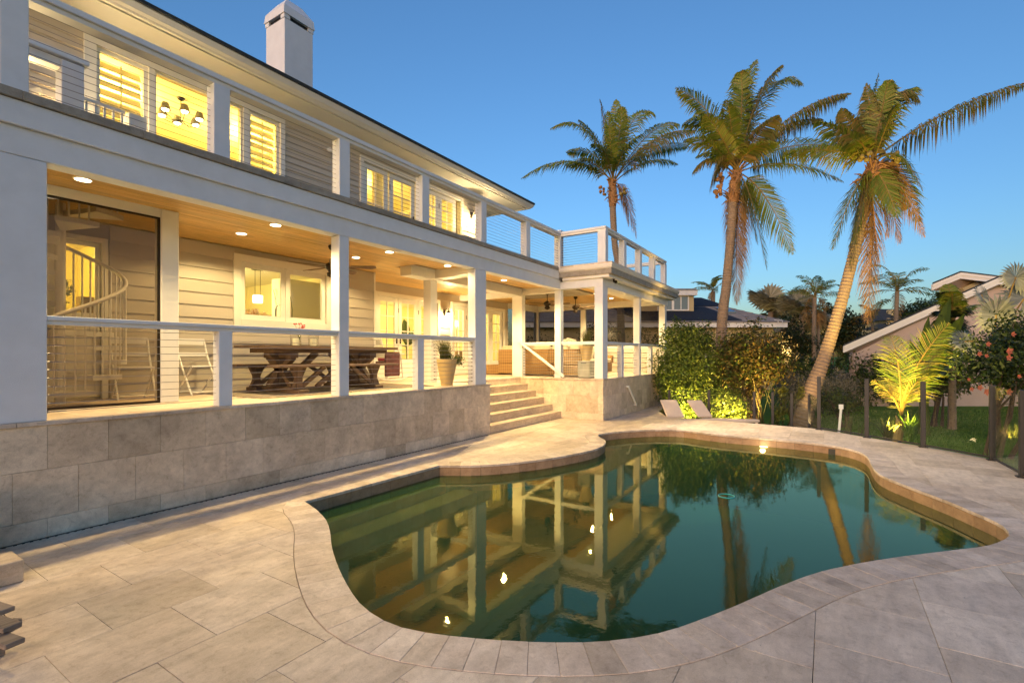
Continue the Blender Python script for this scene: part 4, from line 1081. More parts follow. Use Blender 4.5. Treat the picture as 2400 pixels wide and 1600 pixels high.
# --- wicker lounge furniture
def sofa(name, label, x0, x1, y0, y1, back, cush, group='wicker seating in the corner pavilion', arms=()):
    t = thing(name, label, 'sofa', ((x0+x1)/2, (y0+y1)/2, FL), group)
    Bx('base', M['wicker'], t, x0, x1, y0, y1, FL + .04, FL + .36, bevel=.02)
    b = {'-x': (x0, x0+.12, y0, y1), '-y': (x0, x1, y0, y0+.12), '+x': (x1-.12, x1, y0, y1), '+y': (x0, x1, y1-.12, y1)}[back]
    Bx('backrest', M['wicker'], t, *b, FL + .362, FL + .80, bevel=.02)
    for a in arms: Bx('armrest', M['wicker'], t, *a, FL + .362, FL + .62, bevel=.02)
    n = cush; L = (y1-y0) if back[1] == 'x' else (x1-x0)
    for k in range(n):
        if back == '-x': c = (x0+.14, x1-.02, y0 + L*k/n + .01, y0 + L*(k+1)/n - .01); bc = (x0+.125, x0+.30, c[2]+.03, c[3]-.03)
        elif back == '+x': c = (x0+.02, x1-.14, y0 + L*k/n + .01, y0 + L*(k+1)/n - .01); bc = (x1-.30, x1-.125, c[2]+.03, c[3]-.03)
        elif back == '-y': c = (x0 + L*k/n + .01, x0 + L*(k+1)/n - .01, y0+.14, y1-.02); bc = (c[0]+.03, c[1]-.03, y0+.125, y0+.30)
        else: c = (x0 + L*k/n + .01, x0 + L*(k+1)/n - .01, y0+.02, y1-.14); bc = (c[0]+.03, c[1]-.03, y1-.30, y1-.125)
        Bx('seat_cushion', M['cushion'], t, *c, FL + .365, FL + .50, bevel=.035); Bx('back_cushion', M['cushion'], t, *bc, FL + .51, FL + .93, bevel=.05)
    return t
sofa('wicker_sofa', 'wicker sofa with cream cushions, its woven back by the stair handrail', 13.0, 13.9, .92, 2.75, '-x', 2)
sofa('wicker_sofa', 'wicker sofa with cream cushions, its woven back behind the grey pedestal', 12.88, 13.75, -.35, .86, '-x', 2)
sofa('wicker_sofa', 'wicker sofa facing the pavilion, behind the front railing posts', 14.7, 16.6, .3, 1.15, '+y', 3, arms=[(16.601, 16.75, .3, 1.15)])
for (x, y, z, m, lb) in ((13.28, .35, .94, 'pink', 'patterned throw cushion on the wicker sofa behind the planter'), (13.25, .62, .90, 'pink', 'patterned throw cushion at the end of the wicker sofa behind the post'), (15.55, .72, .62, 'cushion', 'cream scatter cushion on the wicker sofa behind the front railing'), (16.25, .75, .66, 'charcoal', 'grey scatter cushion by the arm of the front wicker sofa')):
    o = MB().box(-.2, .2, -.06, .06, -.19, .19).build('throw_cushion', M[m], None, bevel=.05); o.location = (x, y, FL + z); o.rotation_euler = (.35, .2 * (1 if y > .5 else -1), 1.4 if x < 14 else .2)
    tag(o, lb, 'cushion', 'scatter cushions on the wicker sofas')
q = onY(1174, 860, 2.95)
tag(Bx('wicker_table', M['wicker'], None, q.x - .45, q.x + .35, 2.75, 3.45, FL + .01, FL + .31, bevel=.02), 'low wicker coffee table by the porch doors', 'coffee table')
q2 = onY(1186, 845, 3.05); t = thing('lantern', 'round woven lantern standing on the low wicker table', 'lantern', (q2.x, 3.05, FL + .31))
m = MB()
for k in range(10):
    a = k * math.pi / 10
    m.tube([(q2.x + .17*math.sin(b)*math.cos(a), 3.05 + .17*math.sin(b)*math.sin(a), FL + .51 - .20*math.cos(b)) for b in [j*math.pi/8 for j in range(17)]], .007, 5)
m.build('cage', M['dark_wood'], t); MB().lathe([(.05, 0), (.05, .16), (0, .16)], (q2.x, 3.05, FL + .32), 12).build('candle', M['roomw'], t)
MB().tube([(q2.x - .07, 3.05, FL + .70), (q2.x - .05, 3.05, FL + .78), (q2.x + .05, 3.05, FL + .78), (q2.x + .07, 3.05, FL + .70)], .007, 5).build('handle', M['dark_wood'], t)
# --- wall lanterns
def sconce(x, y, z, label, p):
    t = thing('wall_lantern', label, 'wall light', (x, y, z), 'lit wall lanterns')
    Bx('back_plate', M['bronze'], t, x-.05, x+.05, y-.045, y-.036, z-.02, z+.16)
    MB().tube([(x, y-.045, z+.1), (x, y-.12, z+.2), (x, y-.2, z+.18), (x, y-.2, z+.1)], .011, 6).build('bracket', M['bronze'], t)
    MB().lathe([(.02, .12), (.09, .06), (.10, .05)], (x, y-.2, z), 14).build('shade', M['bronze'], t)
    MB().lathe([(0, -.075), (.055, -.05), (.075, .0), (.05, .05), (0, .06)], (x, y-.2, z), 14).build('globe', M['bulb'], t, smooth=True)
    lamp('lantern_lamp', 'POINT', (x, y-.24, z-.11), p, (1, .72, .34), t, .06)
sconce(1.80, 2.6, 4.72, 'added unseen wall lantern on the balcony wall behind the left stair guard', 55); sconce(11.45, 3.7, 2.93, 'glowing wall lantern between the porch doors', 22); sconce(11.36, 2.6, 5.70, 'glowing wall lantern at the right end of the balcony wall', 30)  # first lantern is hidden from view, added to warm the left balcony siding
t = thing('flood_light', 'unlit security light on the balcony siding between doors and windows', 'security light', (6.5, 2.57, 5.95))
MB().lathe([(.05, 0), (.045, .03), (0, .035)], (6.5, 2.55, 5.95), 12).build('back_plate', W_, t)
m = MB()
for s in (-1, 1): m.tube([(6.5, 2.54, 5.95), (6.5 + s*.06, 2.48, 5.93), (6.5 + s*.10, 2.40, 5.90)], [.02, .03, .045], 10)
m.build('lamp_head', W_, t)
# --- chandelier upstairs, pendant and plants inside
def chandelier():
    c = onY(424, 265, 3.75); t = thing('chandelier', 'six armed chandelier with dark shades behind the balcony window', 'chandelier', (c.x, 3.75, 6.38))
    X, Y = c.x, 3.75; zc = c.z - .10
    MB().lathe([(.07, 0), (.05, -.03), (.012, -.05)], (X, Y, 6.378), 14).build('canopy', M['bronze'], t); MB().tube([(X, Y, 6.34), (X, Y, zc)], .008, 6).build('stem', M['bronze'], t)
    MB().lathe([(0, -.12), (.03, -.09), (.02, -.02), (.035, .05), (.01, .12)], (X, Y, zc), 12).build('hub', M['glass'], t)
    for k in range(6):
        a = .3 + k * math.pi / 3; e = (X + .30*math.cos(a), Y + .30*math.sin(a))
        MB().tube([(X, Y, zc - .03), (X + .16*math.cos(a), Y + .16*math.sin(a), zc - .09), (*e, zc - .03), (*e, zc + .02)], .007, 5).build('arm', M['bronze'], t)
        s_ = MB().lathe([(.085, .02), (.05, .14)], (*e, zc), 14).build('lamp_shade', M['charcoal'], t); MB().lathe([(0, -.01), (.05, .0), (.06, .03), (0, .05)], (*e, zc), 12).build('bulb', M['bulb'], s_)
chandelier()
p = onY(604, 700, 4.4); t = thing('pendant_lamp', 'lit crystal pendant lamp seen through the kitchen window', 'pendant lamp', (p.x, 4.4, 3.6))
MB().lathe([(.10, -.09), (.105, .06), (.09, .075), (.0, .075)], (p.x, 4.4, p.z), 18).build('lamp_shade', M['shadeglow'], t)
MB().tube([(p.x-.06, 4.4, p.z+.075), (p.x-.06, 4.4, 3.60)], .005, 5).tube([(p.x+.06, 4.4, p.z+.075), (p.x+.06, 4.4, 3.60)], .005, 5).build('cord', M['bronze'], t)
MB().lathe([(.14, 0), (.13, -.03), (0, -.03)], (p.x, 4.4, 3.615), 16).build('canopy', M['bronze'], t)
def orchid(u, v, label):
    p = onY(u, v, 3.0); t = thing('orchid', label, 'orchid', (p.x, 3.0, 2.02), 'white orchids on the kitchen counter')
    MB().tube([(p.x, 3.0, 2.05), (p.x + .03, 3.0, p.z - .25), (p.x - .01, 3.0, p.z), (p.x - .04, 3.0, p.z + .09)], .005, 5).build('stem', M['leafA'], t)
    MB().lathe([(.05, 0), (.06, .12), (.0, .11)], (p.x, 3.0, 2.021), 12).build('pot', W_, t)
    m = MB()
    for k in range(7):
        c = Vector((p.x + random.uniform(-.03, .03), 2.97, p.z - .11 + .033*k))
        for j in range(5):
            b = j*1.257 + k; m.poly([c, c + Vector((math.cos(b)*.022-.008, -.01, math.sin(b)*.022)), c + Vector((math.cos(b)*.04, 0, math.sin(b)*.04)), c + Vector((math.cos(b)*.022, -.012, math.sin(b)*.022+.01))])
    m.build('blossom', W_, t)
orchid(645, 690, 'white orchid behind the left kitchen window pane'); orchid(682, 697, 'white orchid behind the right kitchen window pane')
p = onY(592, 733, 3.0); t = thing('fruit_bouquet', 'bunch of cream and peach flowers on the kitchen counter', 'flower bouquet', (p.x, 3.0, 2.02))
MB().lathe([(.06, 0), (.09, .15), (0, .15)], (p.x, 3.0, 2.021), 14).build('bowl', W_, t)
leafcloud(MB(), [((p.x, 3.0, p.z), (.16, .12, .07)), ((p.x + .22, 3.0, p.z - .03), (.16, .1, .05))], 260, .03, 8, .3).build('bloom', leafm('peach_bloom', [(0, (.6, .30, .12)), (.5, (.75, .55, .35)), (1, (.8, .75, .65))], .6), t, fix=False)
p = onY(646, 725, 2.95); tag(MB().tube([(p.x, 2.95, 2.03), (p.x, 2.95, p.z), (p.x + .02, 2.95, p.z + .06), (p.x + .08, 2.95, p.z + .09), (p.x + .13, 2.95, p.z + .05), (p.x + .13, 2.95, p.z)], .014, 8).build('kitchen_faucet', M['metal'], None), 'curved steel kitchen tap behind the window', 'tap')
def bigleaf(mb, base, tip, wd, up=(0, 0, 1), seg=8, sag=.2):
    base = Vector(base); tip = Vector(tip); d = tip - base; sd = d.cross(Vector(up)).normalized(); n = sd.cross(d).normalized(); pr = None
    for i in range(seg + 1):
        t = i / seg; q = base + d*t + Vector((0, 0, -sag * d.length * t*t)); w_ = wd * math.sin(math.pi * min(1, (t*.96 + .04))) ** .7
        b = len(mb.v); mb.v += [tuple(q - sd*w_ + n*w_*.25), tuple(q), tuple(q + sd*w_ + n*w_*.25)]
        if pr is not None: mb.f += [(pr, pr+1, b+1, b), (pr+1, pr+2, b+2, b+1)]
        pr = b
    return mb
p = onY(955, 790, 4.6); t = thing('indoor_plant', 'broad leafed banana plant in a basket behind the porch doors', 'house plant', (p.x, 4.6, FL))
MB().lathe([(.16, 0), (.2, .36), (0, .34)], (p.x, 4.6, FL), 16).build('basket', M['wicker'], t); MB().tube([(p.x, 4.6, FL+.3), (p.x-.03, 4.6, FL+.95)], .03, 8).build('stem', M['leafA'], t)
for dx, dz, wd in ((-.45, 1.75, .15), (.02, 1.95, .15), (.42, 1.65, .16), (.30, 1.15, .14), (-.35, 1.0, .13)):
    bigleaf(MB(), (p.x-.02, 4.6, FL+.85), (p.x+dx, 4.6 + random.uniform(-.2, .2), FL+dz), wd).build('leaf', M['leafA'], t, fix=False)
p = onY(1069, 758, 5.0); t = thing('table_lamp', 'small lit white lamp inside behind the narrow porch door', 'table lamp', (p.x, 5.0, FL))
MB().lathe([(.10, -.1), (.075, .1), (0, .1)], (p.x, 5.0, p.z), 14).build('lamp_shade', M['shadeglow'], t); MB().lathe([(.07, FL + .8), (.03, FL + .86), (.04, p.z - .2), (.015, p.z - .1)], (p.x, 5.0, 0), 12).build('lamp_base', W_, t); MB().box(p.x-.25, p.x+.25, 4.8, 5.2, FL, FL+.79).build('console', M['floorin'], t)
p = onY(207, 700, 3.4); tag(Bx('brown_box', M['dark_wood'], None, p.x - .12, p.x + .12, 3.3, 3.5, FL, p.z + .02), 'brown wooden cabinet behind the yellow stair hall door', 'cabinet')
p = onY(140, 680, 3.3); t = thing('hall_plant', 'small leafy plant behind the yellow stair hall door', 'house plant', (p.x, 3.3, FL))
MB().lathe([(.1, 0), (.12, p.z - FL - .3), (0, p.z - FL - .3)], (p.x, 3.3, FL), 12).build('pot_stand', M['dark_wood'], t); leafcloud(MB(), [((p.x, 3.3, p.z), (.13, .12, .2))], 160, .035, 6, .2).build('foliage', M['leafD'], t, fix=False)
# --- spiral stair
def spiral():
    cx_, cy_, r = 2.10, 1.90, .66; t = thing('spiral_staircase', 'white metal spiral staircase behind the tinted glass panel', 'spiral staircase', (cx_, cy_, FL))
    MB().tube([(cx_, cy_, FL), (cx_, cy_, 4.05)], .05, 12).build('centre_pole', W_, t)
    n = 15; st = (4.05 - FL) / (n + 1); a0 = R_(-112); da = R_(33)
    rail = []
    for k in range(n):
        a = a0 + da*k; z = FL + st*(k+1); pts = [(cx_ + .05*math.cos(a), cy_ + .05*math.sin(a), z), (cx_ + r*math.cos(a), cy_ + r*math.sin(a), z), (cx_ + r*math.cos(a + da*.55), cy_ + r*math.sin(a + da*.55), z), (cx_ + r*math.cos(a + da*1.1), cy_ + r*math.sin(a + da*1.1), z), (cx_ + .05*math.cos(a + da*1.1), cy_ + .05*math.sin(a + da*1.1), z)]
        MB().prism([(p[0], p[1], p[2] - .06) for p in pts], (0, 0, .06)).build('tread', W_, t)
        for j in range(4):
            b = a + da*(j + .3)/4; x, y = cx_ + (r-.02)*math.cos(b), cy_ + (r-.02)*math.sin(b)
            MB().tube([(x, y, z), (x, y, min(z + .86 + st*(j+.3)/4, 4.9))], .011, 5, cap=False).build('baluster', W_, t)
            rail.append((x, y, z + .86 + st*(j+.3)/4))
    rail = [(cx_ + (r-.02)*math.cos(a0), cy_ + (r-.02)*math.sin(a0), FL + st + .80)] + rail
    MB().tube(rail, .026, 8).build('handrail', W_, t, smooth=True)
spiral()
# --- slatted wooden chair end at the bottom left
c0 = at(30, 1455, 2.75); t = thing('wooden_chaise', 'grey wooden slatted chaise end cut off by the left edge', 'chaise', (c0.x, c0.y, 0))
ax = (FW * .35 - RT * .94).normalized()
for k, (u, v, d) in enumerate(((14, 1432, 2.86), (30, 1470, 2.72), (36, 1508, 2.62))):
    e = at(u, v, d); m = MB(); m.beam(e, e + ax * .95, .085, .028); m.build('slat', M['grey_wood'], t, bevel=.004)
for k, (s, dd) in enumerate(((.16, 0), (.85, 0))):
    e = at(30, 1480, 2.72) + ax * s; m = MB(); m.beam(e + Vector((.10, .06, -.04)) , e + Vector((-.16, -.1, -.04)), .05, .05); m.build('crossbar', M['grey_wood'], t)
    m = MB(); m.box(e.x-.03, e.x+.03, e.y-.03, e.y+.03, .004, e.z-.07); m.build('leg', M['grey_wood'], t)

# ================================================================== glass pool fence
def post(x, y, z0, h, label, s=.055):
    t = thing('fence_post', label, 'fence post', (x, y, z0), 'black posts of the glass pool fence')
    Bx('upright', M['black'], t, x-s/2, x+s/2, y-s/2, y+s/2, z0, z0+h, bevel=.004)
    MB().box(x-s*.9, x+s*.9, y-s*.9, y+s*.9, z0, z0+.015).build('foot_plate', M['black'], t)
NEARP = [(13.30, -5.98, 'tall black fence post beside the leaning palm trunk'), (12.56, -6.83, 'black fence post left of the lit young palm'), (11.80, -7.64, 'black fence post right of the lit young palm'),
         (10.93, -8.40, 'black fence post below the hibiscus flowers'), (9.62, -8.44, 'black fence post nearest the right edge of the photo')]
fence_q = thing('glass_fence', 'row of clear glass fence panels between black posts around the deck', 'fence', (12, -7, 0))
for x, y, lb in NEARP: post(x, y, 0.0, 1.22, lb, .075)
NEARP.append((7.6, -8.75, '')); 
def panel(a, b, z0, z1):
    a = Vector(a); b = Vector(b); d = (b - a); L = d.length; d.normalize(); a = a + d*.04; b = b - d*.04; n = Vector((-d.y, d.x)) * .006
    MB().hexa([(*(a-n), z0), (*(b-n), z0), (*(b+n), z0), (*(a+n), z0), (*(a-n), z1), (*(b-n), z1), (*(b+n), z1), (*(a+n), z1)]).build('glass_panel', M['fglass'], fence_q)
    MB().beam((*a, z0 - .015), (*b, z0 - .015), .03, .025).build('bottom_rail', M['black'], fence_q)
for a, b in zip(NEARP, NEARP[1:]): panel(a[:2], b[:2], .06, 1.20)
post(NEARP[-1][0], NEARP[-1][1], 0, 1.22, 'black fence post beyond the right edge', .075)
FZ = -.5
far = [(at(1569, 913, 14.6), 'small black fence post at the corner of the pavilion'), (at(1662, 913, 14.2), 'black fence post behind the sun lounger'), (at(1768, 917, 13.7), 'black fence post right of the yellow lit shrub'),
       (at(1811, 918, 13.6), 'black fence post in front of the bare twigs'), (at(1855.5, 921, 13.5), 'black fence post in front of the yellow vine'), (at(1896.5, 925, 13.3), 'short black fence post in front of the palm trunk')]
for p, lb in far: post(p.x, p.y, FZ, p.z - FZ, lb, .07)
fl_ = [(p.x, p.y) for p, lb in far] + [(13.42, -6.0)]
for a, b in zip(fl_, fl_[1:]): panel(a, b, FZ + .06, .68)

# ================================================================== sun loungers on the lower lawn terrace
tag(Bx('lounger_terrace', M['concrete'], None, 13.85, 17.6, -3.9, -2.0, -.52, -.36), 'low concrete pad under the two sun loungers', 'paving slab', kind='structure')
def lounger(u0, u1, vb, vt, ut, d, label, du):
    # the backrest is seen from behind its foot: base edge u0..u1 at vb, top edge shifted to ut at vt
    t = None
    a, b = at(u0, vb, d), at(u1, vb, d + .05); c, e = at(ut[1], vt, d + .45), at(ut[0], vt, d + .40)
    t = thing('sun_lounger', label, 'sun lounger', ((a.x+b.x)/2, (a.y+b.y)/2, -.36), 'sand coloured sun loungers')
    n = (b - a).cross(e - a).normalized() * .07
    MB().hexa([tuple(a), tuple(b), tuple(b + n), tuple(a + n), tuple(e), tuple(c), tuple(c + n), tuple(e + n)]).build('back_pad', M['sandcush'], t, bevel=.02)
    dr = Vector((b.x - a.x, b.y - a.y, 0)).normalized(); fw_ = Vector((-FW.x, -FW.y, 0)) * .35 + dr * 1.0; fw_.normalize()
    q = [a, b, b + fw_*du, a + fw_*du]
    MB().prism([(p.x, p.y, a.z - .10) for p in q], (0, 0, .095)).build('seat_pad', M['sandcush'], t, bevel=.02)
    for p in (a, b, q[2], q[3]):
        p = p.lerp((a + b + q[2] + q[3]) / 4, .12); MB().box(p.x-.03, p.x+.03, p.y-.03, p.y+.03, -.36, a.z - .10).build('leg', M['sandcush'], t)
lounger(1563, 1604, 980, 939, (1546, 1584), 13.75, 'sand coloured sun lounger with raised back, next to the pavilion wall', .7)
lounger(1636, 1669, 979, 940, (1608, 1642), 13.75, 'sand coloured sun lounger with raised back, in front of the lit shrub', 1.25)

# ================================================================== palms
def frond_mesh(pts, L, nl, wd, mb, rb, droop=.35, side=1.0, stalk=.02, start=.16, roll=0.0, face=False):
    pts = [Vector(p) for p in pts]
    def bz(t): return pts[0]*(1-t)**2 + pts[1]*2*t*(1-t) + pts[2]*t*t
    N = 12; rb.tube([bz(i/N) for i in range(N+1)], [stalk*(1 - .85*i/N) for i in range(N+1)], 5, cap=False)
    for i in range(nl):
        t = start + (1 - start) * (i + random.uniform(-.2, .2)) / nl; t = min(.995, max(.02, t))
        p = bz(t); tg = (bz(min(1, t+.02)) - bz(max(0, t-.02))).normalized(); s0 = tg.cross(Vector((0, 0, 1)))
        if s0.length < .15: s0 = tg.cross(FW)
        if face: s0 = tg.cross(FW)
        s0.normalize(); up = s0.cross(tg).normalized()
        if roll: s0 = (s0*math.cos(roll) + up*math.sin(roll)).normalized(); up = s0.cross(tg).normalized()
        ll = L * (math.sin(math.pi * (.18 + .80*t)) ** .8) * random.uniform(.8, 1.1) * (.55 if t > .96 else 1)
        for sg in (-1, 1):
            if random.random() < .05: continue
            dr = (s0*sg*side + tg*(.30 + .75*t) + up*random.uniform(.0, .35)).normalized(); w_ = wd * random.uniform(.8, 1.2)
            g = Vector((0, 0, -1)); m1 = p + dr*ll*.5 + g*ll*droop*.16; m2 = p + dr*ll*(.92 - .12*droop) + g*ll*min(.8, droop*random.uniform(.35, .75))
            wv = tg * w_; b = len(mb.v)
            mb.v += [tuple(p - wv*.5), tuple(p + wv*.5), tuple(m1 + wv), tuple(m1 - wv), tuple(m2)]
            mb.f += [(b, b+1, b+2, b+3), (b+3, b+2, b+4)]
def trunk(mb, path, radii, n=14, ring=.10, amp=.055):
    P = [Vector(p) for p in path]; out = []; rr = []
    for i in range(len(P) - 1):
        p0 = P[max(0, i-1)]; p1 = P[i]; p2 = P[i+1]; p3 = P[min(len(P)-1, i+2)]; L = (p2 - p1).length; m = max(2, int(L / (ring/2)))
        for j in range(m):
            t = j / m; out.append(.5*((2*p1)+(p2-p0)*t+(2*p0-5*p1+4*p2-p3)*t*t+(3*p1-p0-3*p2+p3)*t**3)); rr.append(radii[i]*(1-t)+radii[i+1]*t)
    out.append(P[-1]); rr.append(radii[-1])
    rr = [r * (1 + amp * (1 if k % 2 else -1) * random.uniform(.4, 1.3)) for k, r in enumerate(rr)]
    return mb.tube(out, rr, n)
def coconut_palm(label, d, trunk_px, rad, crown, fronds, nuts=(), leafL=.86, group='tall coconut palms behind the pool', dead=()):
    """everything measured on the photo in the 2352 px view; d = distance, so sizes become metres"""
    k = 2400 / 2352; up_ = lambda x, y, dd=0: at(x*k, y*k, d + dd)
    base = up_(*trunk_px[0]); t = thing('coconut_palm', label, 'palm tree', (base.x, base.y, LG), group)
    path = [up_(x, y) for x, y in trunk_px]; path[0].z = min(path[0].z, LG)
    trunk(MB(), path, rad).build('trunk', M['bark'], t, smooth=False)
    C = up_(*crown); top = path[-1]
    m = MB()
    for i in range(46):
        a = random.uniform(0, 6.28); z = random.uniform(-.1, 1); q = top.lerp(C, z) + Vector((math.cos(a), math.sin(a), 0))*rad[-1]*random.uniform(.5, 1.1)
        e = q + Vector((math.cos(a)*random.uniform(.1, .34), math.sin(a)*random.uniform(.1, .34), random.uniform(-.2, .38)))
        m.tube([q, q.lerp(e, .5) + Vector((0, 0, .05)), e], [random.uniform(.03, .06), .03, .008], 5)
    m.tube([top - Vector((0, 0, .1)), top.lerp(C, .5), C], [rad[-1]*1.1, rad[-1]*1.35, rad[-1]*.7], 10)
    m.build('crown_base', M['husk'], t)
    for f in fronds:
        if abs(f[2]) >= .9 and random.random() < .35: continue
        (cx_, cy_), (tx, ty), dd, mt = f; r = MB(); lm_ = MB()
        P0 = C + Vector((random.uniform(-.08, .08), random.uniform(-.08, .08), random.uniform(-.15, .1)))
        P1 = up_(cx_, cy_, dd*.5); P2 = up_(tx, ty, dd); L = (P2 - P0).length
        hang = P2.z < C.z - .6
        frond_mesh([P0, P1, P2], leafL * min(1.2, .55 + L*.18), int(34 + L*17), .022, lm_, r, droop=random.uniform(1.1, 1.6) if mt != 'palm' else random.uniform(.65, 1.05), stalk=.03, side=.55 if hang and mt == 'palmdead' else .9, roll=random.uniform(-.75, .75))
        o = r.build('frond', M['rachis' if mt != 'palmdead' else 'husk'], t, fix=False); lm_.build('leaflets', M[mt], o, fix=False)
    for (x, y, n_, mt) in nuts:
        c = up_(x, y, -.25); m = MB()
        for i in range(n_):
            q = c + Vector((random.uniform(-.2, .2), random.uniform(-.12, .12), random.uniform(-.2, .18))); r = random.uniform(.06, .085)
            m.lathe([(0, -r), (r*.7, -r*.7), (r, 0), (r*.75, r*.75), (0, r*1.2)], q, 8)
        m.build('coconuts', mt, t, smooth=True)
    return t
G, O_, D_ = 'palm', 'palmold', 'palmdead'
coconut_palm('shortest coconut palm, rising behind the roof deck railing', 23, [(1432, 860), (1422, 640), (1412, 560), (1407, 470)], [.20, .16, .145, .15], (1408, 412),
    [((1300, 330), (1197, 410), 0, G), ((1350, 235), (1264, 296), .5, G), ((1372, 300), (1330, 275), -1.2, G), ((1385, 270), (1378, 228), .4, O_), ((1412, 300), (1415, 228), .3, G), ((1440, 290), (1442, 238), 1.0, G),
     ((1450, 220), (1503, 262), .4, G), ((1455, 300), (1490, 250), -1.2, G), ((1500, 285), (1600, 300), -.3, O_), ((1500, 265), (1560, 285), 1.2, G), ((1490, 345), (1556, 378), .4, G), ((1480, 320), (1585, 338), .8, G),
     ((1375, 330), (1300, 350), 1.4, G), ((1440, 420), (1462, 548), -.2, D_), ((1432, 430), (1444, 520), .2, D_), ((1425, 330), (1470, 310), -1.9, G), ((1395, 330), (1360, 330), -1.9, G), ((1470, 330), (1530, 350), -1.3, G), ((1360, 345), (1300, 380), -.8, G), ((1402, 320), (1396, 255), -.9, G), ((1425, 300), (1430, 245), -.8, G), ((1450, 290), (1525, 320), -1, O_)],
    [(1384, 440, 8, M['husk']), (1432, 442, 7, M['nut'])])
coconut_palm('middle coconut palm, its straight trunk rising behind the olive shrub', 18, [(1648, 800), (1659, 735), (1668, 660), (1677, 560), (1684, 460)], [.21, .18, .165, .15, .16], (1692, 392),
    [((1650, 240), (1552, 202), .4, G), ((1635, 240), (1568, 285), -.3, G), ((1640, 290), (1590, 345), .8, G), ((1620, 300), (1575, 320), -.8, G), ((1632, 330), (1592, 395), .4, O_), ((1695, 210), (1736, 138), .2, G), ((1712, 190), (1700, 165), -.4, G), ((1750, 130), (1842, 196), .3, G), ((1735, 190), (1795, 150), -.5, O_),
     ((1740, 200), (1830, 160), 1.0, G), ((1820, 225), (1954, 214), -.2, O_), ((1790, 260), (1890, 275), .6, O_), ((1800, 310), (1925, 340), .3, G), ((1800, 345), (1938, 418), -.2, G), ((1725, 420), (1762, 622), -.3, G), ((1760, 420), (1822, 584), .1, G), ((1712, 430), (1740, 560), -.5, O_),
     ((1692, 500), (1692, 700), .3, D_), ((1690, 470), (1700, 610), .25, D_), ((1655, 320), (1630, 440), -.5, O_), ((1715, 250), (1730, 230), -1.5, G), ((1680, 270), (1670, 230), -1.4, G), ((1740, 290), (1790, 265), -1.5, O_), ((1655, 300), (1620, 260), -1.3, G), ((1725, 320), (1790, 330), -1.3, G), ((1690, 250), (1712, 200), .9, G), ((1740, 240), (1775, 215), 1.2, G), ((1665, 260), (1640, 215), .9, G), ((1650, 330), (1600, 360), 1.0, G)],
    [(1652, 412, 9, M['husk']), (1650, 438, 9, M['husk'])])
coconut_palm('leaning coconut palm with curved trunk and hanging brown fronds', 14.4, [(1835, 985), (1862, 905), (1895, 815), (1925, 720), (1952, 620), (1975, 520), (1992, 430)], [.30, .22, .17, .155, .145, .14, .15], (2006, 372),
    [((2000, 260), (2018, 168), .1, G), ((2030, 230), (2040, 185), -.5, G), ((2050, 190), (2100, 205), .3, G), ((2040, 150), (2112, 235), -.2, O_), ((2160, 240), (2372, 186), -.1, O_), ((2060, 300), (2120, 440), -.5, G), ((2070, 340), (2112, 520), -.1, G), ((2050, 360), (2125, 545), -.3, D_), ((2035, 400), (2068, 560), .1, D_), ((2020, 420), (2042, 545), -.4, D_),
     ((1945, 300), (1872, 282), .2, G), ((1960, 300), (1932, 248), -.2, O_), ((1910, 330), (1800, 350), .5, G), ((1975, 300), (1950, 330), -.8, G), ((1955, 420), (1912, 575), .1, G), ((1975, 440), (1955, 622), -.3, O_), ((1985, 440), (1962, 560), -.5, G), ((2005, 520), (1993, 745), .1, D_), ((2010, 480), (2000, 660), .3, D_), ((2000, 470), (2020, 600), -.2, D_),
     ((2015, 250), (2010, 220), -1.0, G), ((2040, 270), (2060, 240), -.9, G), ((1985, 260), (1965, 235), .9, O_), ((2030, 400), (2062, 500), -.7, G), ((2040, 400), (2085, 480), .5, G), ((2005, 300), (1990, 190), -.2, O_), ((2020, 290), (2035, 215), .6, G)],
    [(2052, 362, 9, M['nut']), (1988, 366, 5, M['nut'])], leafL=.80)
def simple_palm(name, label, cat, u, v0, vt, d, r, n, L, mat, dead=0, group=None, up=1.2):
    b = at(u, v0, d); c = at(u, vt, d); b.z = LG; t = thing(name, label, cat, tuple(b), group)
    r *= .55; trunk(MB(), [b, b.lerp(c, .5) + RT*random.uniform(-.1, .1), c], [r*1.2, r, r*.9], 9, .2).build('trunk', M['bark'], t)
    for i in range(n + dead):
        a = 2.4*i + random.uniform(-.3, .3); el = min(1.45, random.uniform(.0, 1.25) * up) if i < n else -1.1; R = L*random.uniform(.8, 1.1)
        d_ = Vector((math.cos(a), math.sin(a), 0)); p1 = c + d_*R*.5*math.cos(el) + Vector((0, 0, R*.65*math.sin(el)+.1)); p2 = c + d_*R*(.95*math.cos(el*.75)) + Vector((0, 0, R*.95*math.sin(el) - R*.34))
        if i >= n: p2 = c + d_*R*.3 + Vector((0, 0, -R*.8)); p1 = c + d_*R*.35
        rb, lm_ = MB(), MB(); frond_mesh([c, p1, p2], L*.24, 24, .028, lm_, rb, .8, stalk=.025, roll=random.uniform(-.5, .5))
        o = rb.build('frond', M['rachis'], t, fix=False); lm_.build('leaflets', M[mat if i < n else 'palmdead'], o, fix=False)
    return t
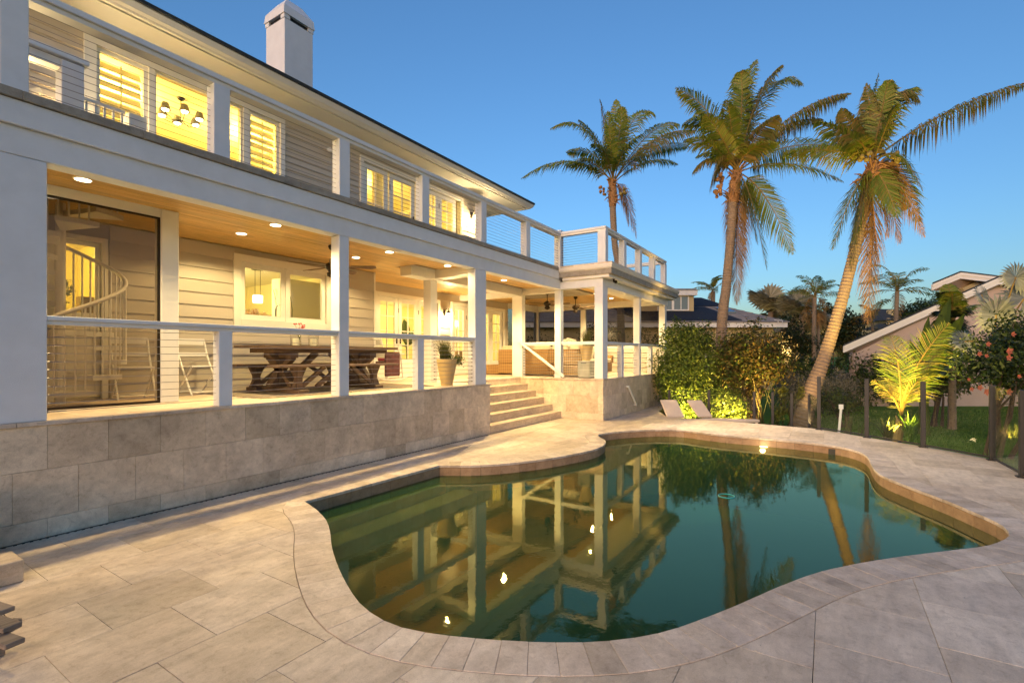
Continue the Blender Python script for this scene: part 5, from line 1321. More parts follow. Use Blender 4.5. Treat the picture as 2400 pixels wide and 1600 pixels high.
def fan_leaf(mb, rb, base, cen, R, nrm, n=22, span=5.2, mdir=None):
    base = Vector(base); cen = Vector(cen); ax = (cen - base); ax = ax.normalized() if ax.length > .01 else Vector((0, 0, 1))
    nrm = Vector(nrm); nrm = (nrm - ax*nrm.dot(ax)).normalized(); sd = ax.cross(nrm).normalized()
    if (cen-base).length > .05: rb.tube([base, cen], .02, 5, cap=False)
    for k in range(n):
        a = -span/2 + span*k/(n-1); d = (ax*math.cos(a) + sd*math.sin(a)).normalized(); w_ = R*span/n*.36; sv = d.cross(nrm).normalized(); r = R*(1 - .14*abs(a)/2.6)*random.uniform(.93, 1.05)
        b = len(mb.v); q = cen + d*r*.62 + nrm*.05*R; e = cen + d*r - Vector((0, 0, .10*R))
        mb.v += [tuple(cen), tuple(q - sv*w_ + nrm*.03*R), tuple(q + sv*w_ - nrm*.02*R), tuple(e)]; mb.f += [(b, b+1, b+2), (b+1, b+3, b+2)]
def fan_palm(label, u, v0, vt, d, r, n, R, mat, group=None, low=-.3, name='fan_palm'):
    b = at(u, v0, d); c = at(u, vt, d); b.z = LG; t = thing(name, label, 'palm tree', tuple(b), group)
    r *= .7; trunk(MB(), [b, b.lerp(c, .5), c], [r*1.1, r, r], 9, .2).build('trunk', M['bark'], t)
    for i in range(n):
        a = 2.4*i; el = low + (1.35 - low)*((i*.618) % 1); ln = R*random.uniform(.7, 1.0)
        d_ = Vector((math.cos(a)*math.cos(el), math.sin(a)*math.cos(el), math.sin(el))); e = c + d_*ln
        mb, rb = MB(), MB(); fan_leaf(mb, rb, c, e, R*random.uniform(.8, 1.0), Vector((0, 0, 1)) + d_*.2 + Vector((random.uniform(-.3, .3), random.uniform(-.3, .3), 0)), 20, 4.6)
        o = rb.build('leaf_stalk', M['rachis'], t, fix=False); mb.build('fan_leaf', M[mat], o, fix=False)
zb = lambda x, y: (1560 + x*540/2171, 620 + y*540/2171); zr = lambda x, y: (1900 + x*500/1508, 600 + y*500/1508)
simple_palm('royal_palm', 'small palm standing behind the solar roofed house', 'palm tree', zb(447, 0)[0], 760, zb(0, 250)[1], 42, .35, 16, 2.1, 'palm', 2, 'distant palms', up=1.35)
simple_palm('royal_palm', 'slim green palm with pale trunk behind the dark hedge', 'palm tree', zb(1405, 0)[0], 840, zb(0, 310)[1], 34, .26, 14, 2.4, 'palm', 3, 'distant palms')
simple_palm('royal_palm', 'palm with wide spread arms right of the leaning trunk', 'palm tree', zr(612, 0)[0], 790, zr(0, 250)[1], 30, .22, 13, 2.6, 'palm', 1, 'distant palms', up=1.2)
simple_palm('royal_palm', 'low small palm under the hanging brown fronds', 'palm tree', zr(436, 0)[0], 790, zr(0, 470)[1], 36, .2, 9, 2.6, 'palmold', 0, 'distant palms')
simple_palm('royal_palm', 'thin palm trunk with drooping dry crown beside the slim green palm', 'palm tree', zb(1440, 0)[0], 840, zb(0, 440)[1], 34.5, .2, 7, 1.8, 'palmold', 6, 'distant palms')
fan_palm('pale fan palm left of the slim green palm', zb(990, 0)[0], 800, zb(0, 445)[1], 40, .3, 26, 1.45, 'tanfan', 'faded fan palms beyond the lawn')
fan_palm('taller pale fan palm touching the slim green palm', zb(1285, 0)[0], 840, zb(0, 470)[1], 37, .26, 26, 1.4, 'tanfan', 'faded fan palms beyond the lawn', -.9)
fan_palm('faded fan palm between the other two, the lowest', zb(1120, 0)[0], 840, zb(0, 520)[1], 41, .3, 20, 1.3, 'tanfan', 'faded fan palms beyond the lawn')
# the large silver fan palm at the right: a few big leaves facing the deck
def silver():
    c = at(2331, 800, 12.8); t = thing('silver_fan_palm', 'large silver fan palm behind the hibiscus shrub', 'palm tree', (c.x, c.y, LG))
    trunk(MB(), [(c.x, c.y, LG), tuple(c)], [.12, .09], 9, .15).build('trunk', M['bark'], t)
    for (u, v, R, nx) in ((2334, 738, .66, -.15), (2400, 700, .66, -.5), (2440, 780, .6, -.3), (2260, 800, .45, .3), (2380, 650, .5, 0), (2300, 690, .42, .4)):
        e = at(u, v, 12.75 if u == 2334 else 12.8 + random.uniform(-.3, .3)); mb, rb = MB(), MB(); fan_leaf(mb, rb, c, e, R, -FW*1.0 + RT*nx + Vector((0, 0, .45)), 26, 5.6)
        o = rb.build('leaf_stalk', M['rachis'], t, fix=False); mb.build('fan_leaf', M['silver'], o, fix=False)
silver()
# young lit palm inside the fence
def young():
    d = 11.9; b = at(2101, 1011, d); b.z = LG; t = thing('young_palm', 'young coconut palm lit yellow from below behind the glass fence', 'palm tree', tuple(b)); s_ = at(2110, 985, d)
    m = MB(); m.tube([b, s_], [.11, .09], 9)
    for k in range(7):
        a = random.uniform(0, 6.28); m.tube([s_ + Vector((0, 0, -.15)), s_ + Vector((math.cos(a)*.22, math.sin(a)*.15, random.uniform(-.05, .16)))], [.05, .015], 5)
    m.build('trunk', M['rachis'], t); C = at(2112, 972, d)
    P = lambda x, y, dd=0: at(*zr(x, y), d + dd)
    for (c1, tp, dd, mt, L, nn, sd) in ((P(668, 800), P(985, 470), -.1, 'palm', 1.0, 58, 1.0), (P(640, 850), P(900, 700, .8), .8, 'palm', .75, 44, .9), (P(590, 950), P(430, 880), .3, 'palmold', .34, 18, .7), (P(720, 780), P(960, 560, .4), .5, 'palmold', .8, 50, .9), (P(640, 700), P(560, 560, .6), .6, 'palm', .7, 40, .9), (P(680, 900), P(830, 850, -.2), -.2, 'palm', .36, 16, .7), (P(640, 940), P(720, 1000), -.2, 'palmold', .27, 12, .7)):
        rb, lm_ = MB(), MB(); frond_mesh([C, c1, tp], L, nn, .013, lm_, rb, .35, stalk=.028, start=.14, side=sd, face=(L > .9 or L < .4), roll=.25)
        o = rb.build('frond', M['rachis'], t, fix=False); lm_.build('leaflets', M[mt], o, fix=False)
    for base, tip, wd in ((P(760, 900, 1.0), P(815, 380, 1.4), .26), (P(900, 880, 1.1), P(960, 560, 1.5), .22)):
        pass
young()
def paddle():
    d = 13.6; b = at(2166, 950, d); t = thing('banana_plant', 'dark broad leafed banana plant behind the lit young palm', 'banana plant', (b.x, b.y, LG))
    MB().tube([(b.x, b.y, LG), (b.x, b.y, .8)], [.14, .09], 9).build('stem', M['leafA'], t)
    P = lambda x, y, dd=0: at(*zr(x, y), d + dd)
    for tip, wd in ((P(835, 380), .2), (P(980, 330, .6), .24), (P(1090, 350, .2), .26), (P(930, 890, -.4), .22), (P(700, 560, .4), .2), (P(1180, 520, .5), .24), (P(990, 230, .6), .2)):
        bigleaf(MB(), (b.x, b.y, .75), tip, wd, sag=.08).build('leaf', M['leafA'], t, fix=False)
paddle()
def dryfronds():      # shaggy dark palm crown above the banana leaves
    c = at(*zr(1000, 470), 14.6); t = thing('shaggy_palm', 'dark shaggy palm crown in front of the pink gable', 'palm tree', (c.x, c.y, LG))
    trunk(MB(), [(c.x, c.y, LG), tuple(c)], [.11, .08], 9, .15).build('trunk', M['bark'], t)
    for (x, y, dd) in ((920, 260, 0), (970, 200, .3), (1030, 330, -.3), (1090, 420, 0), (900, 420, -.4), (1180, 360, .3), (1120, 620, -.3), (860, 520, .2), (1060, 560, -.6), (1000, 250, -.6)):
        rb, lm_ = MB(), MB(); tip = at(*zr(x, y), 14.6 + dd); mid = c.lerp(tip, .5) + Vector((0, 0, .45)); frond_mesh([c, mid, tip], .5, 44, .024, lm_, rb, .8, stalk=.025)
        o = rb.build('frond', M['rachis'], t, fix=False); lm_.build('leaflets', M['leafD' if random.random() < .6 else 'palm'], o, fix=False)
dryfronds()

# ================================================================== shrubs and hedges
def shrub(name, label, blobs, n, size, mats, stems=6, base=None, cat='shrub', group=None, shell=.5, clump=22):
    zs = min(b[0][2] - b[1][2] for b in blobs); c = blobs[0][0]; t = thing(name, label, cat, (c[0], c[1], LG), group)
    m = MB()
    for k in range(stems):
        bl = random.choice(blobs); e = Vector(bl[0]) + Vector((random.uniform(-.6, .6)*bl[1][0], random.uniform(-.6, .6)*bl[1][1], random.uniform(-.1, .8)*bl[1][2]))
        s0 = Vector((c[0] + random.uniform(-.2, .2), c[1] + random.uniform(-.2, .2), LG)); m.tube([s0, s0.lerp(e, .5) + Vector((random.uniform(-.2, .2), random.uniform(-.2, .2), 0)), e], [.05, .03, .01], 6)
    m.build('trunk', M['barkdark'], t)
    tot = n
    for mt, fr in mats: leafcloud(MB(), blobs, int(n*fr), size, clump, shell).build('crown', M[mt], t, fix=False)
    return t
def ub(u, v, d, rx, ry, rz): p = at(u, v, d); return (tuple(p), (rx, ry, rz))
shrub('low_shrub', 'yellow green rounded bush in front of the pink house wall', [ub(*zr(900, 850), 15.2, .8, .6, .55), ub(*zr(820, 800), 15.4, .5, .5, .5), ub(*zr(1000, 880), 15.0, .5, .5, .4), ub(*zr(900, 700), 16.0, .8, .6, .6), ub(*zr(1010, 620), 16.2, .6, .5, .6)], 8000, .06, [('leafA', .8), ('leafB', .2)], 5)
d = 16.0
shrub('tall_shrub', 'tall dense shrub lit yellow at its foot beside the pavilion', [ub(*zb(240, 1150), d, 1.0, .9, 1.0), ub(*zb(130, 1000), d+.3, .8, .9, .9), ub(*zb(250, 850), d+.2, .75, .8, .9), ub(*zb(150, 745), d+.2, .6, .7, .68), ub(*zb(290, 710), d+.3, .45, .5, .6), ub(*zb(410, 660), d+.4, .2, .25, .42), ub(*zb(80, 640), d+.3, .35, .4, .45), ub(*zb(240, 1320), d-.4, 1.0, .7, .55), ub(*zb(520, 1300), d-.6, .9, .6, .5), ub(*zb(640, 1380), d-.7, .6, .5, .35)], 23000, .052, [('leafA', 1.0)], 10)
shrub('olive_shrub', 'olive brown open shrub to the right of the middle palm trunk', [ub(*zb(830, 850), d, .95, .8, .9), ub(*zb(640, 900), d, .75, .7, .9), ub(*zb(950, 930), d-.2, .85, .7, .7), ub(*zb(850, 740), d+.2, .42, .5, .5), ub(*zb(720, 770), d+.1, .4, .45, .48), ub(*zb(872, 590), d+.3, .15, .18, .40), ub(*zb(760, 1080), d, .85, .7, .6), ub(*zb(1080, 880), d-.1, .5, .5, .5), ub(*zb(540, 1000), d, .6, .6, .7), ub(*zb(1060, 730), d+.2, .22, .25, .42)], 15000, .055, [('leafB', .7), ('leafA', .3)], 14, shell=.35)
shrub('tall_shrub', 'dark evergreen shrub behind the pavilion screens, nearest the corner', [((21.2, .4, .8), (1.2, 1.2, 1.6)), ((21.4, .2, 2.2), (.8, .9, 1.0)), ((20.8, -.9, .4), (.9, .8, 1.0))], 6000, .06, [('leafA', 1)], 5)
shrub('tall_shrub', 'dark evergreen shrub behind the pavilion screens, in the middle', [((21.8, 3.2, .9), (1.4, 1.5, 1.7)), ((22, 3.0, 2.4), (1.0, 1.1, .9))], 6000, .065, [('leafD', .6), ('leafA', .4)], 5)
shrub('tall_shrub', 'dark evergreen shrub behind the pavilion screens, farthest left', [((22.4, 6.4, .9), (1.4, 1.6, 1.8)), ((20, 7.2, .6), (1.2, 1.2, 1.4))], 6000, .065, [('leafD', .6), ('leafA', .4)], 5)
shrub('low_shrub', 'small dark round shrub on the lawn behind the fence glass', [ub(*zb(1640, 1300), 15.0, .62, .6, .32), ub(*zb(1560, 1250), 15.2, .4, .4, .28)], 1800, .05, [('leafA', .6), ('leafD', .4)], 4)
def hedge(name, label, u0, u1, vt, d, depth, n, size, mats, zb_=LG, d1=None):
    d1 = d1 or d; a = at(u0, vt, d); b = at(u1, vt, d1); k = max(3, int((b-a).length / (depth*.9))); bl = []
    h = (a.z - zb_) / 2
    for i in range(k):
        p = a.lerp(b, (i + .5)/k); bl.append(((p.x, p.y, zb_ + h + random.uniform(-.06, .06)), ((b-a).length/k*.75, depth*.6, h*1.0)))
    return shrub(name, label, bl, n, size, mats, 4, cat='hedge', shell=.75)
hedge('clipped_hedge', 'grey green clipped low hedge on the lawn', zb(1040, 0)[0], zb(1770, 0)[0], zb(0, 1005)[1], 19, .9, 9000, .04, [('leafG', 1)])
hedge('dark_hedge', 'dark green hedge behind the grey clipped hedge', zb(1110, 0)[0], zb(1500, 0)[0], zb(0, 865)[1], 24, 1.0, 5000, .075, [('leafD', .6), ('leafA', .4)])
hedge('dark_hedge', 'dark leafy hedge below the pink gable', zb(1600, 0)[0], zb(2200, 0)[0], zb(0, 850)[1], 21.5, 1.2, 8000, .075, [('leafD', .5), ('leafA', .5)])
def treeblob(label, name, u, v0, blobs, n, size, mats, d): return shrub(name, label, [ub(x, y, d + q, rx, rx*.8, rz) for x, y, q, rx, rz in blobs], n, size, mats, 6, cat='tree', shell=.45)
treeblob('dark spreading tree behind the leaning palm trunk', 'dark_tree', 0, 0, [(*zb(1560, 560), 0, 1.7, 1.3), (*zb(1680, 620), .3, 1.6, 1.2), (*zb(1600, 450), 0, 1.0, .8), (*zb(1700, 740), 0, 1.5, 1.2), (*zb(1760, 540), 0, .8, .6)], 7000, .12, [('leafD', .7), ('leafB', .3)], 38)
treeblob('dark tree in front of the lit yellow wall', 'dark_tree', 0, 0, [(*zb(1180, 620), 0, .9, 1.1), (*zb(1230, 740), .2, .6, .8), (*zb(1340, 760), .2, .8, .9)], 3200, .1, [('leafD', .8), ('leafB', .2)], 34)
treeblob('dark green tree above the low roof at the right', 'dark_tree', 0, 0, [(*zr(800, 400), 0, 1.9, .7), (*zr(700, 440), .3, 1.2, .7), (*zr(900, 380), .3, 1.2, 1.0)], 4000, .12, [('leafD', .7), ('leafA', .3)], 34)
treeblob('row of dark trees far behind the yellow house', 'dark_tree', 0, 0, [(*zb(1150, 600), 0, 3, 2.4), (*zb(1350, 640), 0, 3, 2.2), (*zb(1900, 760), 0, 3.5, 1.6), (*zb(2100, 780), 0, 3.5, 1.6)], 6000, .2, [('leafD', 1)], 62)
def hibiscus():
    d = 10.6; bl = [ub(*zr(1330, 700), d, .75, .7, .62), ub(*zr(1200, 760), d-.2, .5, .5, .42), ub(*zr(1450, 640), d+.1, .6, .6, .7), ub(*zr(1480, 850), d-.3, .55, .5, .4), ub(*zr(1290, 830), d-.3, .5, .4, .25), ub(*zr(1560, 700), d, .8, .7, .9)]
    t = shrub('hibiscus_shrub', 'dark hibiscus shrub with coral flowers above the glass fence', bl, 9000, .05, [('leafD', .55), ('leafA', .45)], 8, shell=.4)
    for (x, y, s) in ((1398, 672, .085), (1395, 718, .075), (1248, 622, .06), (1425, 552, .06), (1186, 692, .06), (1235, 705, .05), (1465, 850, .05), (1240, 960, .085), (1190, 930, .07), (1130, 940, .055), (1395, 960, .08), (1110, 872, .04)):
        c = at(*zr(x, y), d - .75); m = MB(); s *= .85
        for j in range(5):
            a = j*1.2566 + x; u_ = RT*math.cos(a) + Vector((0, 0, 1))*math.sin(a); v_ = RT*-math.sin(a) + Vector((0, 0, 1))*math.cos(a)
            m.poly([c, c + u_*s*.6 - v_*s*.42 - FW*.02, c + u_*s*1.15 - FW*.035, c + u_*s*.6 + v_*s*.42 - FW*.015])
        m.tube([c, c - FW*s*1.1 + RT*.01], .006, 5); m.build('flower', M['coral'], t, fix=False)
hibiscus()
def twigs():
    c = at(*zb(1010, 1420), 14.6); t = thing('bare_shrub', 'bare twiggy shrub with yellow vine beside the leaning trunk', 'shrub', (c.x, c.y, LG)); m = MB(); m2 = MB()
    for k in range(34):
        s0 = Vector((c.x, c.y, LG)) + RT*random.uniform(-.5, .8); e = s0 + RT*random.uniform(-.6, .7) + Vector((0, 0, random.uniform(.6, 1.7))) + FW*random.uniform(-.3, .3); q = s0.lerp(e, .5) + RT*random.uniform(-.15, .15)
        m.tube([s0, q, e], [.014, .01, .004], 5)
    m.build('stems', M['reed'], t)
    leafcloud(MB(), [ub(*zb(1110, 1250), 14.3, .12, .12, .35), ub(*zb(1250, 1200), 14.3, .1, .1, .28), ub(*zb(1080, 1400), 14.3, .2, .15, .2)], 420, .05, 8, .2).build('vine', leafm('vine_leaf', [(0, (.10, .12, .02)), (1, (.2, .19, .03))]), t, fix=False)
twigs()
def clump(name, label, u, v, d, n, h0, h1, sp, mat, wd=.014, cat='plant', z=LG):
    c = at(u, v, d); t = thing(name, label, cat, (c.x, c.y, z)); m = MB(); blades(m, (c.x, c.y, z), n, h0, h1, sp, wd, 1.4, 5); m.build('leaves', M[mat], t, fix=False)
clump('spider_lily', 'strappy pale lily clump lit at the foot of the young palm', *zr(545, 1290), 11.0, 40, .45, .75, .5, 'reed', .022, z=-.25)
clump('grass_clump', 'dark green grass clump right of the lit lily', *zr(700, 1290), 11.2, 60, .5, .8, .5, 'grass', .014, z=-.25)
clump('reed_clump', 'dry tall reeds beside the pale marker stake', *zr(265, 1200), 11.4, 14, .6, 1.0, .18, 'reed', .012, z=-.3)
clump('reed_clump', 'few green blades behind the left fence post by the lit palm', *zr(350, 1240), 11.2, 14, .4, .6, .25, 'reed', .012, z=-.3)
for k, (x, y, lb) in enumerate(((900, 1380, 'coarse ground grass behind the fence glass under the hibiscus'), (1160, 1380, 'coarse ground grass behind the fence glass by the last posts'))):
    c = at(*zr(x, y), 9.6 - k*.9); m = MB()
    for j in range(60): blades(m, (c.x + random.uniform(-.9, .9), c.y + random.uniform(-.7, .5) - .3, -.42), 9, .15, .34, .2, .006, 1.2, 3)
    tag(m.build('ground_grass', M['grass'], None, fix=False), lb, None, None, 'stuff')
# lawn blades where the glass fence shows the turf close by
m = MB()
for j in range(26000):
    u = random.uniform(-1, 1); dd = 10.8 + 9*random.random()**1.4; q = CAM + FW*dd + RT*dd*random.uniform(.56, 1.08); x, y, z = q.x, q.y, LG
    h = random.uniform(.03, .07); a = random.uniform(0, 6.28); w_ = .006 + .0012*(dd-10); b = len(m.v)
    m.v += [(x - math.cos(a)*w_, y - math.sin(a)*w_, z), (x + math.cos(a)*w_, y + math.sin(a)*w_, z), (x + random.uniform(-.03, .03), y + random.uniform(-.03, .03), z + h)]; m.f.append((b, b+1, b+2))
tag(m.build('lawn_grass', M['grass'], None, fix=False), 'short lawn grass seen through the glass fence', None, None, 'stuff')
# garden bed between deck edge and lawn
bed = MB(); ed = [(15.2, -1.75), (13.75, -2.4), (13.66, -4.4), (13.42, -6.0), (12.6, -6.85), (11.9, -7.7), (11.0, -8.47), (9.6, -8.5)]
for (a, b) in zip(ed, ed[1:]):
    n_ = Vector((a[1]-b[1], b[0]-a[0])).normalized() * -1.0
    n_ = Vector((-(a[1]-b[1]), -(b[0]-a[0]))).normalized()
    if n_.x + n_.y*.2 < 0 and n_.y > 0: n_ = -n_
    q = Vector((.75, -.65)) * 1.1
    bed.poly([(a[0], a[1], -.3), (b[0], b[1], -.3), (b[0]+q.x, b[1]+q.y, -.494), (a[0]+q.x, a[1]+q.y, -.494)])
tag(bed.build('mulch_bed', M['soil']), 'dark mulch bed along the deck edge', None, None, 'structure')
# pale marker stake
a = at(*zr(190, 1235), 11.4); b = at(*zr(215, 1075), 11.4); t = thing('marker_stake', 'pale leaning marker stake with a small top plate behind the fence', 'marker stake', (a.x, a.y, -.4))
MB().beam((a.x, a.y, -.4), b, .05, .02).build('stake', W_, t); MB().beam(b - Vector((0, 0, .02)), b + Vector((.01, 0, .09)), .09, .025).build('plate', W_, t)
def pathlight(u, v, d, label, aim, p, col, spot=80, z=None):
    c = at(u, v, d); z = c.z if z is None else z; t = thing('garden_spotlight', label, 'garden light', (c.x, c.y, z), 'garden spotlights')
    MB().tube([(c.x, c.y, z - .12), (c.x, c.y, z)], .012, 6).build('stake', M['black'], t); dv = (Vector(aim) - Vector((c.x, c.y, z))).normalized(); q = Vector((c.x, c.y, z + .03))
    MB().tube([q - dv*.05, q + dv*.06], [.03, .045], 10).build('housing', M['black'], t)
    lamp('spotlight', 'SPOT', q + dv*.08, p, col, t, .04, spot, aim)
YW = (1, .66, .14)
pathlight(*zr(625, 1345), 10.3, 'garden spotlight at the foot of the young palm', at(*zr(670, 760), 11.8), 850, YW, 58, z=-.2)
pathlight(*zb(1390, 1560), 13.0, 'garden spotlight at the foot of the leaning palm', at(*zb(1420, 1000), 14.4), 45, (1, .62, .25), 60, z=-.3)
pathlight(*zb(130, 1450), 14.6, 'garden spotlight under the tall shrub', at(*zb(330, 1080), 16), 430, YW, 85, z=-.4)
pathlight(*zb(660, 1480), 14.2, 'garden spotlight between the two shrubs', at(*zb(620, 950), 16), 430, (1, .58, .14), 110, z=-.4)

# ================================================================== neighbouring houses
def nb_window(h, a, b, z0, z1, n, mat=None):
    """window on a wall from a to b (xy), pushed out along n"""
    a = Vector((*a, 0)); b = Vector((*b, 0)); n = Vector((*n, 0))
    q = [a, b]; m = MB(); fr_ = [(p.x + n.x*.03, p.y + n.y*.03) for p in q]
    d = (b - a).normalized()
    for (s, e, zz0, zz1) in ((a - d*.08, a, z0-.08, z1+.08), (b, b + d*.08, z0-.08, z1+.08), (a, b, z1, z1+.08), (a, b, z0-.08, z0), ((a+b)/2 - d*.03, (a+b)/2 + d*.03, z0, z1)):
        m.hexa([tuple(s + Vector((0, 0, zz0))), tuple(e + Vector((0, 0, zz0))), tuple(e + n*.06 + Vector((0, 0, zz0))), tuple(s + n*.06 + Vector((0, 0, zz0))), tuple(s + Vector((0, 0, zz1))), tuple(e + Vector((0, 0, zz1))), tuple(e + n*.06 + Vector((0, 0, zz1))), tuple(s + n*.06 + Vector((0, 0, zz1)))])
    w_ = m.build('window', M['trim'], h)
    MB().poly([tuple(a + n*.02 + Vector((0, 0, z0))), tuple(b + n*.02 + Vector((0, 0, z0))), tuple(b + n*.02 + Vector((0, 0, z1))), tuple(a + n*.02 + Vector((0, 0, z1)))]).build('pane', mat or M['nbglass'], w_)
M['nbglass'] = NT('dark_window_glass'); M['nbglass'] = M['nbglass'].done(M['nbglass'].bsdf((.10, .13, .15), .08, 0, None, .8))
def yellow_house():
    D = 31.0; e0 = at(1478, 757, D); e1 = at(*zb(1150, 545), D); X = RT; B = FW   # front eave runs across the view
    t = thing('yellow_house', 'yellow neighbouring house with solar panels and a dormer', 'house', (e1.x, e1.y, LG)); z0 = LG
    P = lambda x, y, z: tuple(e1 + X*x + B*y + Vector((0, 0, z - e1.z)))   # x along the eave (right +), y away
    zE = e1.z; L = -17.0; zR = zE + 2.35; rd = 6.5
    MB().hexa([P(L, .6, z0), P(-.6, .6, z0), P(-.6, 12, z0), P(L, 12, z0), P(L, .6, zE-.3), P(-.6, .6, zE-.3), P(-.6, 12, zE-.3), P(L, 12, zE-.3)]).build('wall', M['yellow'], t)
    for x in (-1.5, -4.1, -6.6): MB().hexa([P(x-.3, .45, z0), P(x, .45, z0), P(x, .598, z0), P(x-.3, .598, z0), P(x-.3, .45, zE-.3), P(x, .45, zE-.3), P(x, .598, zE-.3), P(x-.3, .598, zE-.3)]).build('pilaster', M['yellow'], t)
    MB().hexa([P(L, 0, zE-.30), P(0, 0, zE-.30), P(0, 12.6, zE-.30), P(L, 12.6, zE-.30), P(L, 0, zE), P(0, 0, zE), P(0, 12.6, zE), P(L, 12.6, zE)]).build('fascia', W_, t)
    m = MB(); m.poly([P(L, -.1, zE+.01), P(.1, -.1, zE+.01), P(-4.2, rd, zR), P(L, rd, zR)]); m.poly([P(.1, -.1, zE+.01), P(.1, 12.7, zE+.01), P(-4.2, rd, zR)]); m.poly([P(.1, 12.7, zE+.01), P(L, 12.7, zE+.01), P(L, rd, zR), P(-4.2, rd, zR)])
    rf_ = m.build('roof', M['rooftile'], t)
    sl = (zR - zE) / (rd + .1)
    F = lambda x, s, h=.05: P(x, -.1 + (rd+.1)*s, zE + .01 + (zR - zE)*s + h)
    for k in range(13):
        s = k/13; xr = .1 - 4.3*s
        MB().hexa([F(L, s, .0), F(xr, s, .0), F(xr-.3, s+.078, .0), F(L, s+.078, .0), F(L, s, .05), F(xr, s, .05), F(xr-.3, s+.078, .012), F(L, s+.078, .012)]).build('tile_course', M['rooftile'], rf_)
    def quad(nm, x0, x1, x2, x3, s0, s1, mt, h=.09):
        return MB().hexa([F(x0, s0, .04), F(x1, s0, .04), F(x2, s1, .04), F(x3, s1, .04), F(x0, s0, h), F(x1, s0, h), F(x2, s1, h), F(x3, s1, h)]).build(nm, mt, rf_)
    for k in range(5):
        a, b = -10.3 + k*1.32, -10.3 + (k+1)*1.32 - .02; quad('solar_panel', a+.9, b+.9, b-.2, a-.2, .03, .52, M['solar'])
    for k in range(4):
        a, b = -7.2 + k*1.1, -7.2 + (k+1)*1.1 - .02; quad('solar_panel', a+.6, b+.6, b-.3, a-.3, .56, .93, M['solar'])
    quad('skylight', -3.25, -2.4, -2.55, -3.3, .30, .48, M['nbglass'], .14)
    # dormer storey
    d0 = at(*zb(265, 440), D + 2.2); q = lambda x, y, z: tuple(d0 + X*x + B*y + Vector((0, 0, z)))
    dm = MB().hexa([q(-4, 0, -.6), q(0, 0, -.6), q(0, 4, -.6), q(-4, 4, -.6), q(-4, 0, 1.05), q(0, 0, 1.05), q(0, 4, 1.05), q(-4, 4, 1.05)]).build('dormer_wall', M['yellow'], t)
    MB().hexa([q(-4.2, -.35, 1.05), q(.12, -.35, 1.05), q(.12, 4.2, 1.05), q(-4.2, 4.2, 1.05), q(-4.2, -.35, 1.38), q(.12, -.35, 1.38), q(.12, 4.2, 1.38), q(-4.2, 4.2, 1.38)]).build('fascia', W_, dm)
    MB().hexa([q(-4.2, -.4, 1.385), q(.16, -.4, 1.385), q(.1, 4.2, 1.385), q(-4.2, 4.2, 1.385), q(-4.2, -.3, 1.5), q(0, -.3, 1.5), q(-.4, 2.2, 1.7), q(-4.2, 2.2, 1.7)]).build('dormer_roof', M['rooftile'], dm)
    a = Vector(q(-1.35, -.02, 0)); b = Vector(q(-.42, -.02, 0)); nb_window(t, (a.x, a.y), (b.x, b.y), d0.z + .12, d0.z + .98, (-B.x, -B.y)); a = Vector(q(-2.4, -.02, 0)); b = Vector(q(-1.5, -.02, 0)); nb_window(t, (a.x, a.y), (b.x, b.y), d0.z + .12, d0.z + .98, (-B.x, -B.y))
    for x in (-.62, -.35): MB().tube([P(x-.05, -.12, zE-.1), P(x-.05, -.12, zE+.12), P(x-.28, -.12, zE+.14)], .025, 5).build('vent_pipe', W_, t)
    a, b = Vector(P(-5.9, .58, 0)), Vector(P(-5.0, .58, 0)); nb_window(t, (a.x, a.y), (b.x, b.y), .2, 1.9, (-B.x, -B.y))
yellow_house()
def lit_annex():
    c = at(*zb(1215, 780), 40); t = thing('garden_annex', 'small yellow annex with a lit wall lamp behind the dark tree', 'annex', (c.x, c.y, LG)); q = lambda x, y, z: tuple(c + RT*x + FW*y + Vector((0, 0, z - c.z)))
    MB().hexa([q(-1.3, 0, LG), q(1.2, 0, LG), q(1.2, 4, LG), q(-1.3, 4, LG), q(-1.3, 0, 3.6), q(1.2, 0, 3.6), q(1.2, 4, 3.6), q(-1.3, 4, 3.6)]).build('wall', M['yellow'], t)
    MB().hexa([q(-1.6, -.5, 3.6), q(1.5, -.5, 3.6), q(1.5, 4.3, 3.6), q(-1.6, 4.3, 3.6), q(-1.2, 0, 4.0), q(1.1, 0, 4.0), q(1.1, 4, 4.3), q(-1.2, 4, 4.3)]).build('roof', M['rooftile'], t)
    MB().hexa([q(-1.2, -2.0, LG), q(2.6, -2.0, LG), q(2.6, -1.85, LG), q(-1.2, -1.85, LG), q(-1.2, -2.0, .75), q(2.6, -2.0, .75), q(2.6, -1.85, .75), q(-1.2, -1.85, .75)]).build('low_wall', M['yellow'], t)
    p = at(*zb(1170, 780), 39.7); MB().lathe([(0, -.14), (.13, -.05), (.14, .08), (0, .16)], tuple(p), 10).build('wall_lamp', M['bulb'], t); lamp('annex_lamp', 'POINT', p - FW*.25, 60, (1, .7, .3), t, .1)
lit_annex()
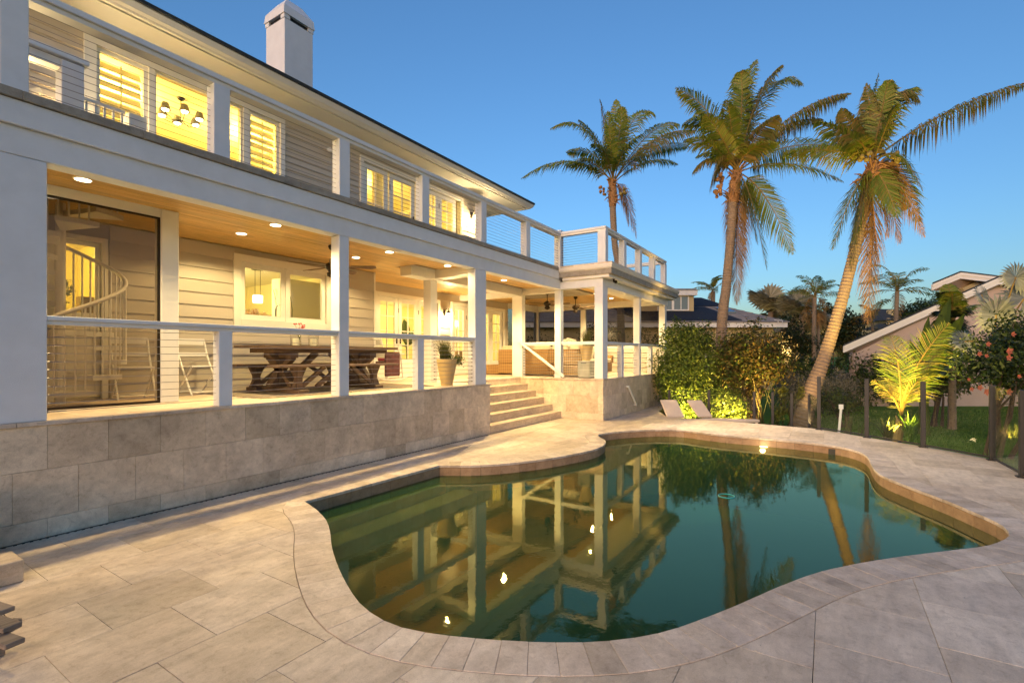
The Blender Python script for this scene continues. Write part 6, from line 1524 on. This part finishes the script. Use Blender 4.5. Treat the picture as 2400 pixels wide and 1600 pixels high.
def pink_house():
    D = 21.0; t = thing('pink_house', 'pink gabled neighbouring house behind the palms at the right', 'house', tuple(at(2330, 900, D)))
    P = lambda x, y, dd=0: at(*zr(x, y), D + dd)
    def slab(pts, thick, nm, mt, par=t): return MB().prism([tuple(p) for p in pts], tuple(FW*thick)).build(nm, mt, par)
    # low gable wall facing the deck, its raking white barge board and the roof behind
    w0 = P(345, 690); wall = [P(345, 690), P(780, 470), P(1320, 205), P(1800, 205), P(1800, 980), P(345, 980)]
    wl = [Vector(p) for p in wall]; wl[-1].z = wl[-2].z = LG
    slab([p + FW*.35 for p in wl], .3, 'wall', M['pinkwall'])
    RD = (FW + RT*1.5).normalized()
    def barge(a, b, h, nm='barge_board', dd=0):
        pa, pb = P(*a), P(*b); up = Vector((0, 0, h)); o = slab([pa + FW*dd, pb + FW*dd, pb + up + FW*dd, pa + up + FW*dd], .06, nm, W_)
        slab([pa + up*.55 - FW*.03 + FW*dd, pb + up*.55 - FW*.03 + FW*dd, pb + up*1.05 - FW*.03 + FW*dd, pa + up*1.05 - FW*.03 + FW*dd], .028, 'fascia_strip', M['trim'], o)
        q = [pa + up*1.06 + FW*dd, pb + up*1.06 + FW*dd, pb + up*1.06 + RD*6, pa + up*1.06 + RD*6]; MB().prism([tuple(x) for x in q], (0, 0, .07)).build('roof', M['shingle'], t)
        q = [pa + FW*(dd+.061), pb + FW*(dd+.061), pb + RD*6, pa + RD*6]; MB().prism([tuple(x) for x in q], (0, 0, .03)).build('soffit', M['pinkwall'], t)
    barge((235, 682), (1330, 200), .28); barge((1330, 200), (1800, 205), .28)
    barge((1030, 215), (1240, 128), .26, dd=1.2); barge((1240, 128), (1760, 190), .26, dd=1.2)
    g = [P(1080, 225, 1.6), P(1240, 150, 1.6), P(1700, 200, 1.6), P(1700, 420, 1.6), P(1145, 420, 1.6)]; slab(g, .3, 'gable_wall', M['yellow'])
pink_house()
def far_house():
    D = 52; t = thing('far_house', 'small pale house with a chimney behind the spread palm', 'house', tuple(at(*zr(570, 520), D))); P = lambda x, y, dd=0: at(*zr(x, y), D + dd)
    def bx(x0, x1, y0, y1, dep, nm, mt, dd=0):
        p = [P(x0, y1, dd), P(x1, y1, dd), P(x1, y0, dd), P(x0, y0, dd)]; return MB().prism([tuple(q) for q in p], tuple(FW*dep)).build(nm, mt, t)
    w1 = bx(540, 830, 440, 620, 6, 'wall', M['yellow']); bx(575, 602, 378, 445, .8, 'chimney', M['yellow'], 1); bx(300, 520, 585, 660, 6, 'annex_wall', M['yellow'], -4)
    def hip(x0, x1, y1, xm0, xm1, y0, dd, dep):
        a, b, c, e = P(x0, y1, dd), P(x1, y1, dd), P(xm1, y0, dd) + FW*dep/2, P(xm0, y0, dd) + FW*dep/2; m = MB(); m.poly([a, b, c, e]); a2, b2 = a + FW*dep, b + FW*dep; m.poly([b, b2, c]); m.poly([b2, a2, e, c]); m.poly([a2, a, e]); m.build('roof', M['shingle'], t)
    hip(520, 850, 452, 620, 800, 352, -.4, 7); hip(280, 540, 590, 380, 470, 530, -4.4, 7); hip(500, 640, 512, 560, 600, 468, -1.5, 3)
    for k in range(3):
        a, b = P(560 + 28*k, 510, -.05), P(580 + 28*k, 510, -.05); nb_window(t, (a.x, a.y), (b.x, b.y), a.z - .5, a.z + .55, (-FW.x, -FW.y))
far_house()

c = onZ(2243, 1059, .006); m = MB()
m.poly([c + Vector((-.03, 0, .004)), c + Vector((0, -.02, .014)), c + Vector((.035, .0, .006)), c + Vector((0, .022, .01))]); m.poly([c + Vector((-.01, .01, .012)), c + Vector((.02, -.01, .024)), c + Vector((.03, .02, .018))])
tag(m.build('fallen_flower', M['coral'], None, fix=False), 'fallen coral flower lying on the deck by the fence', 'flower')
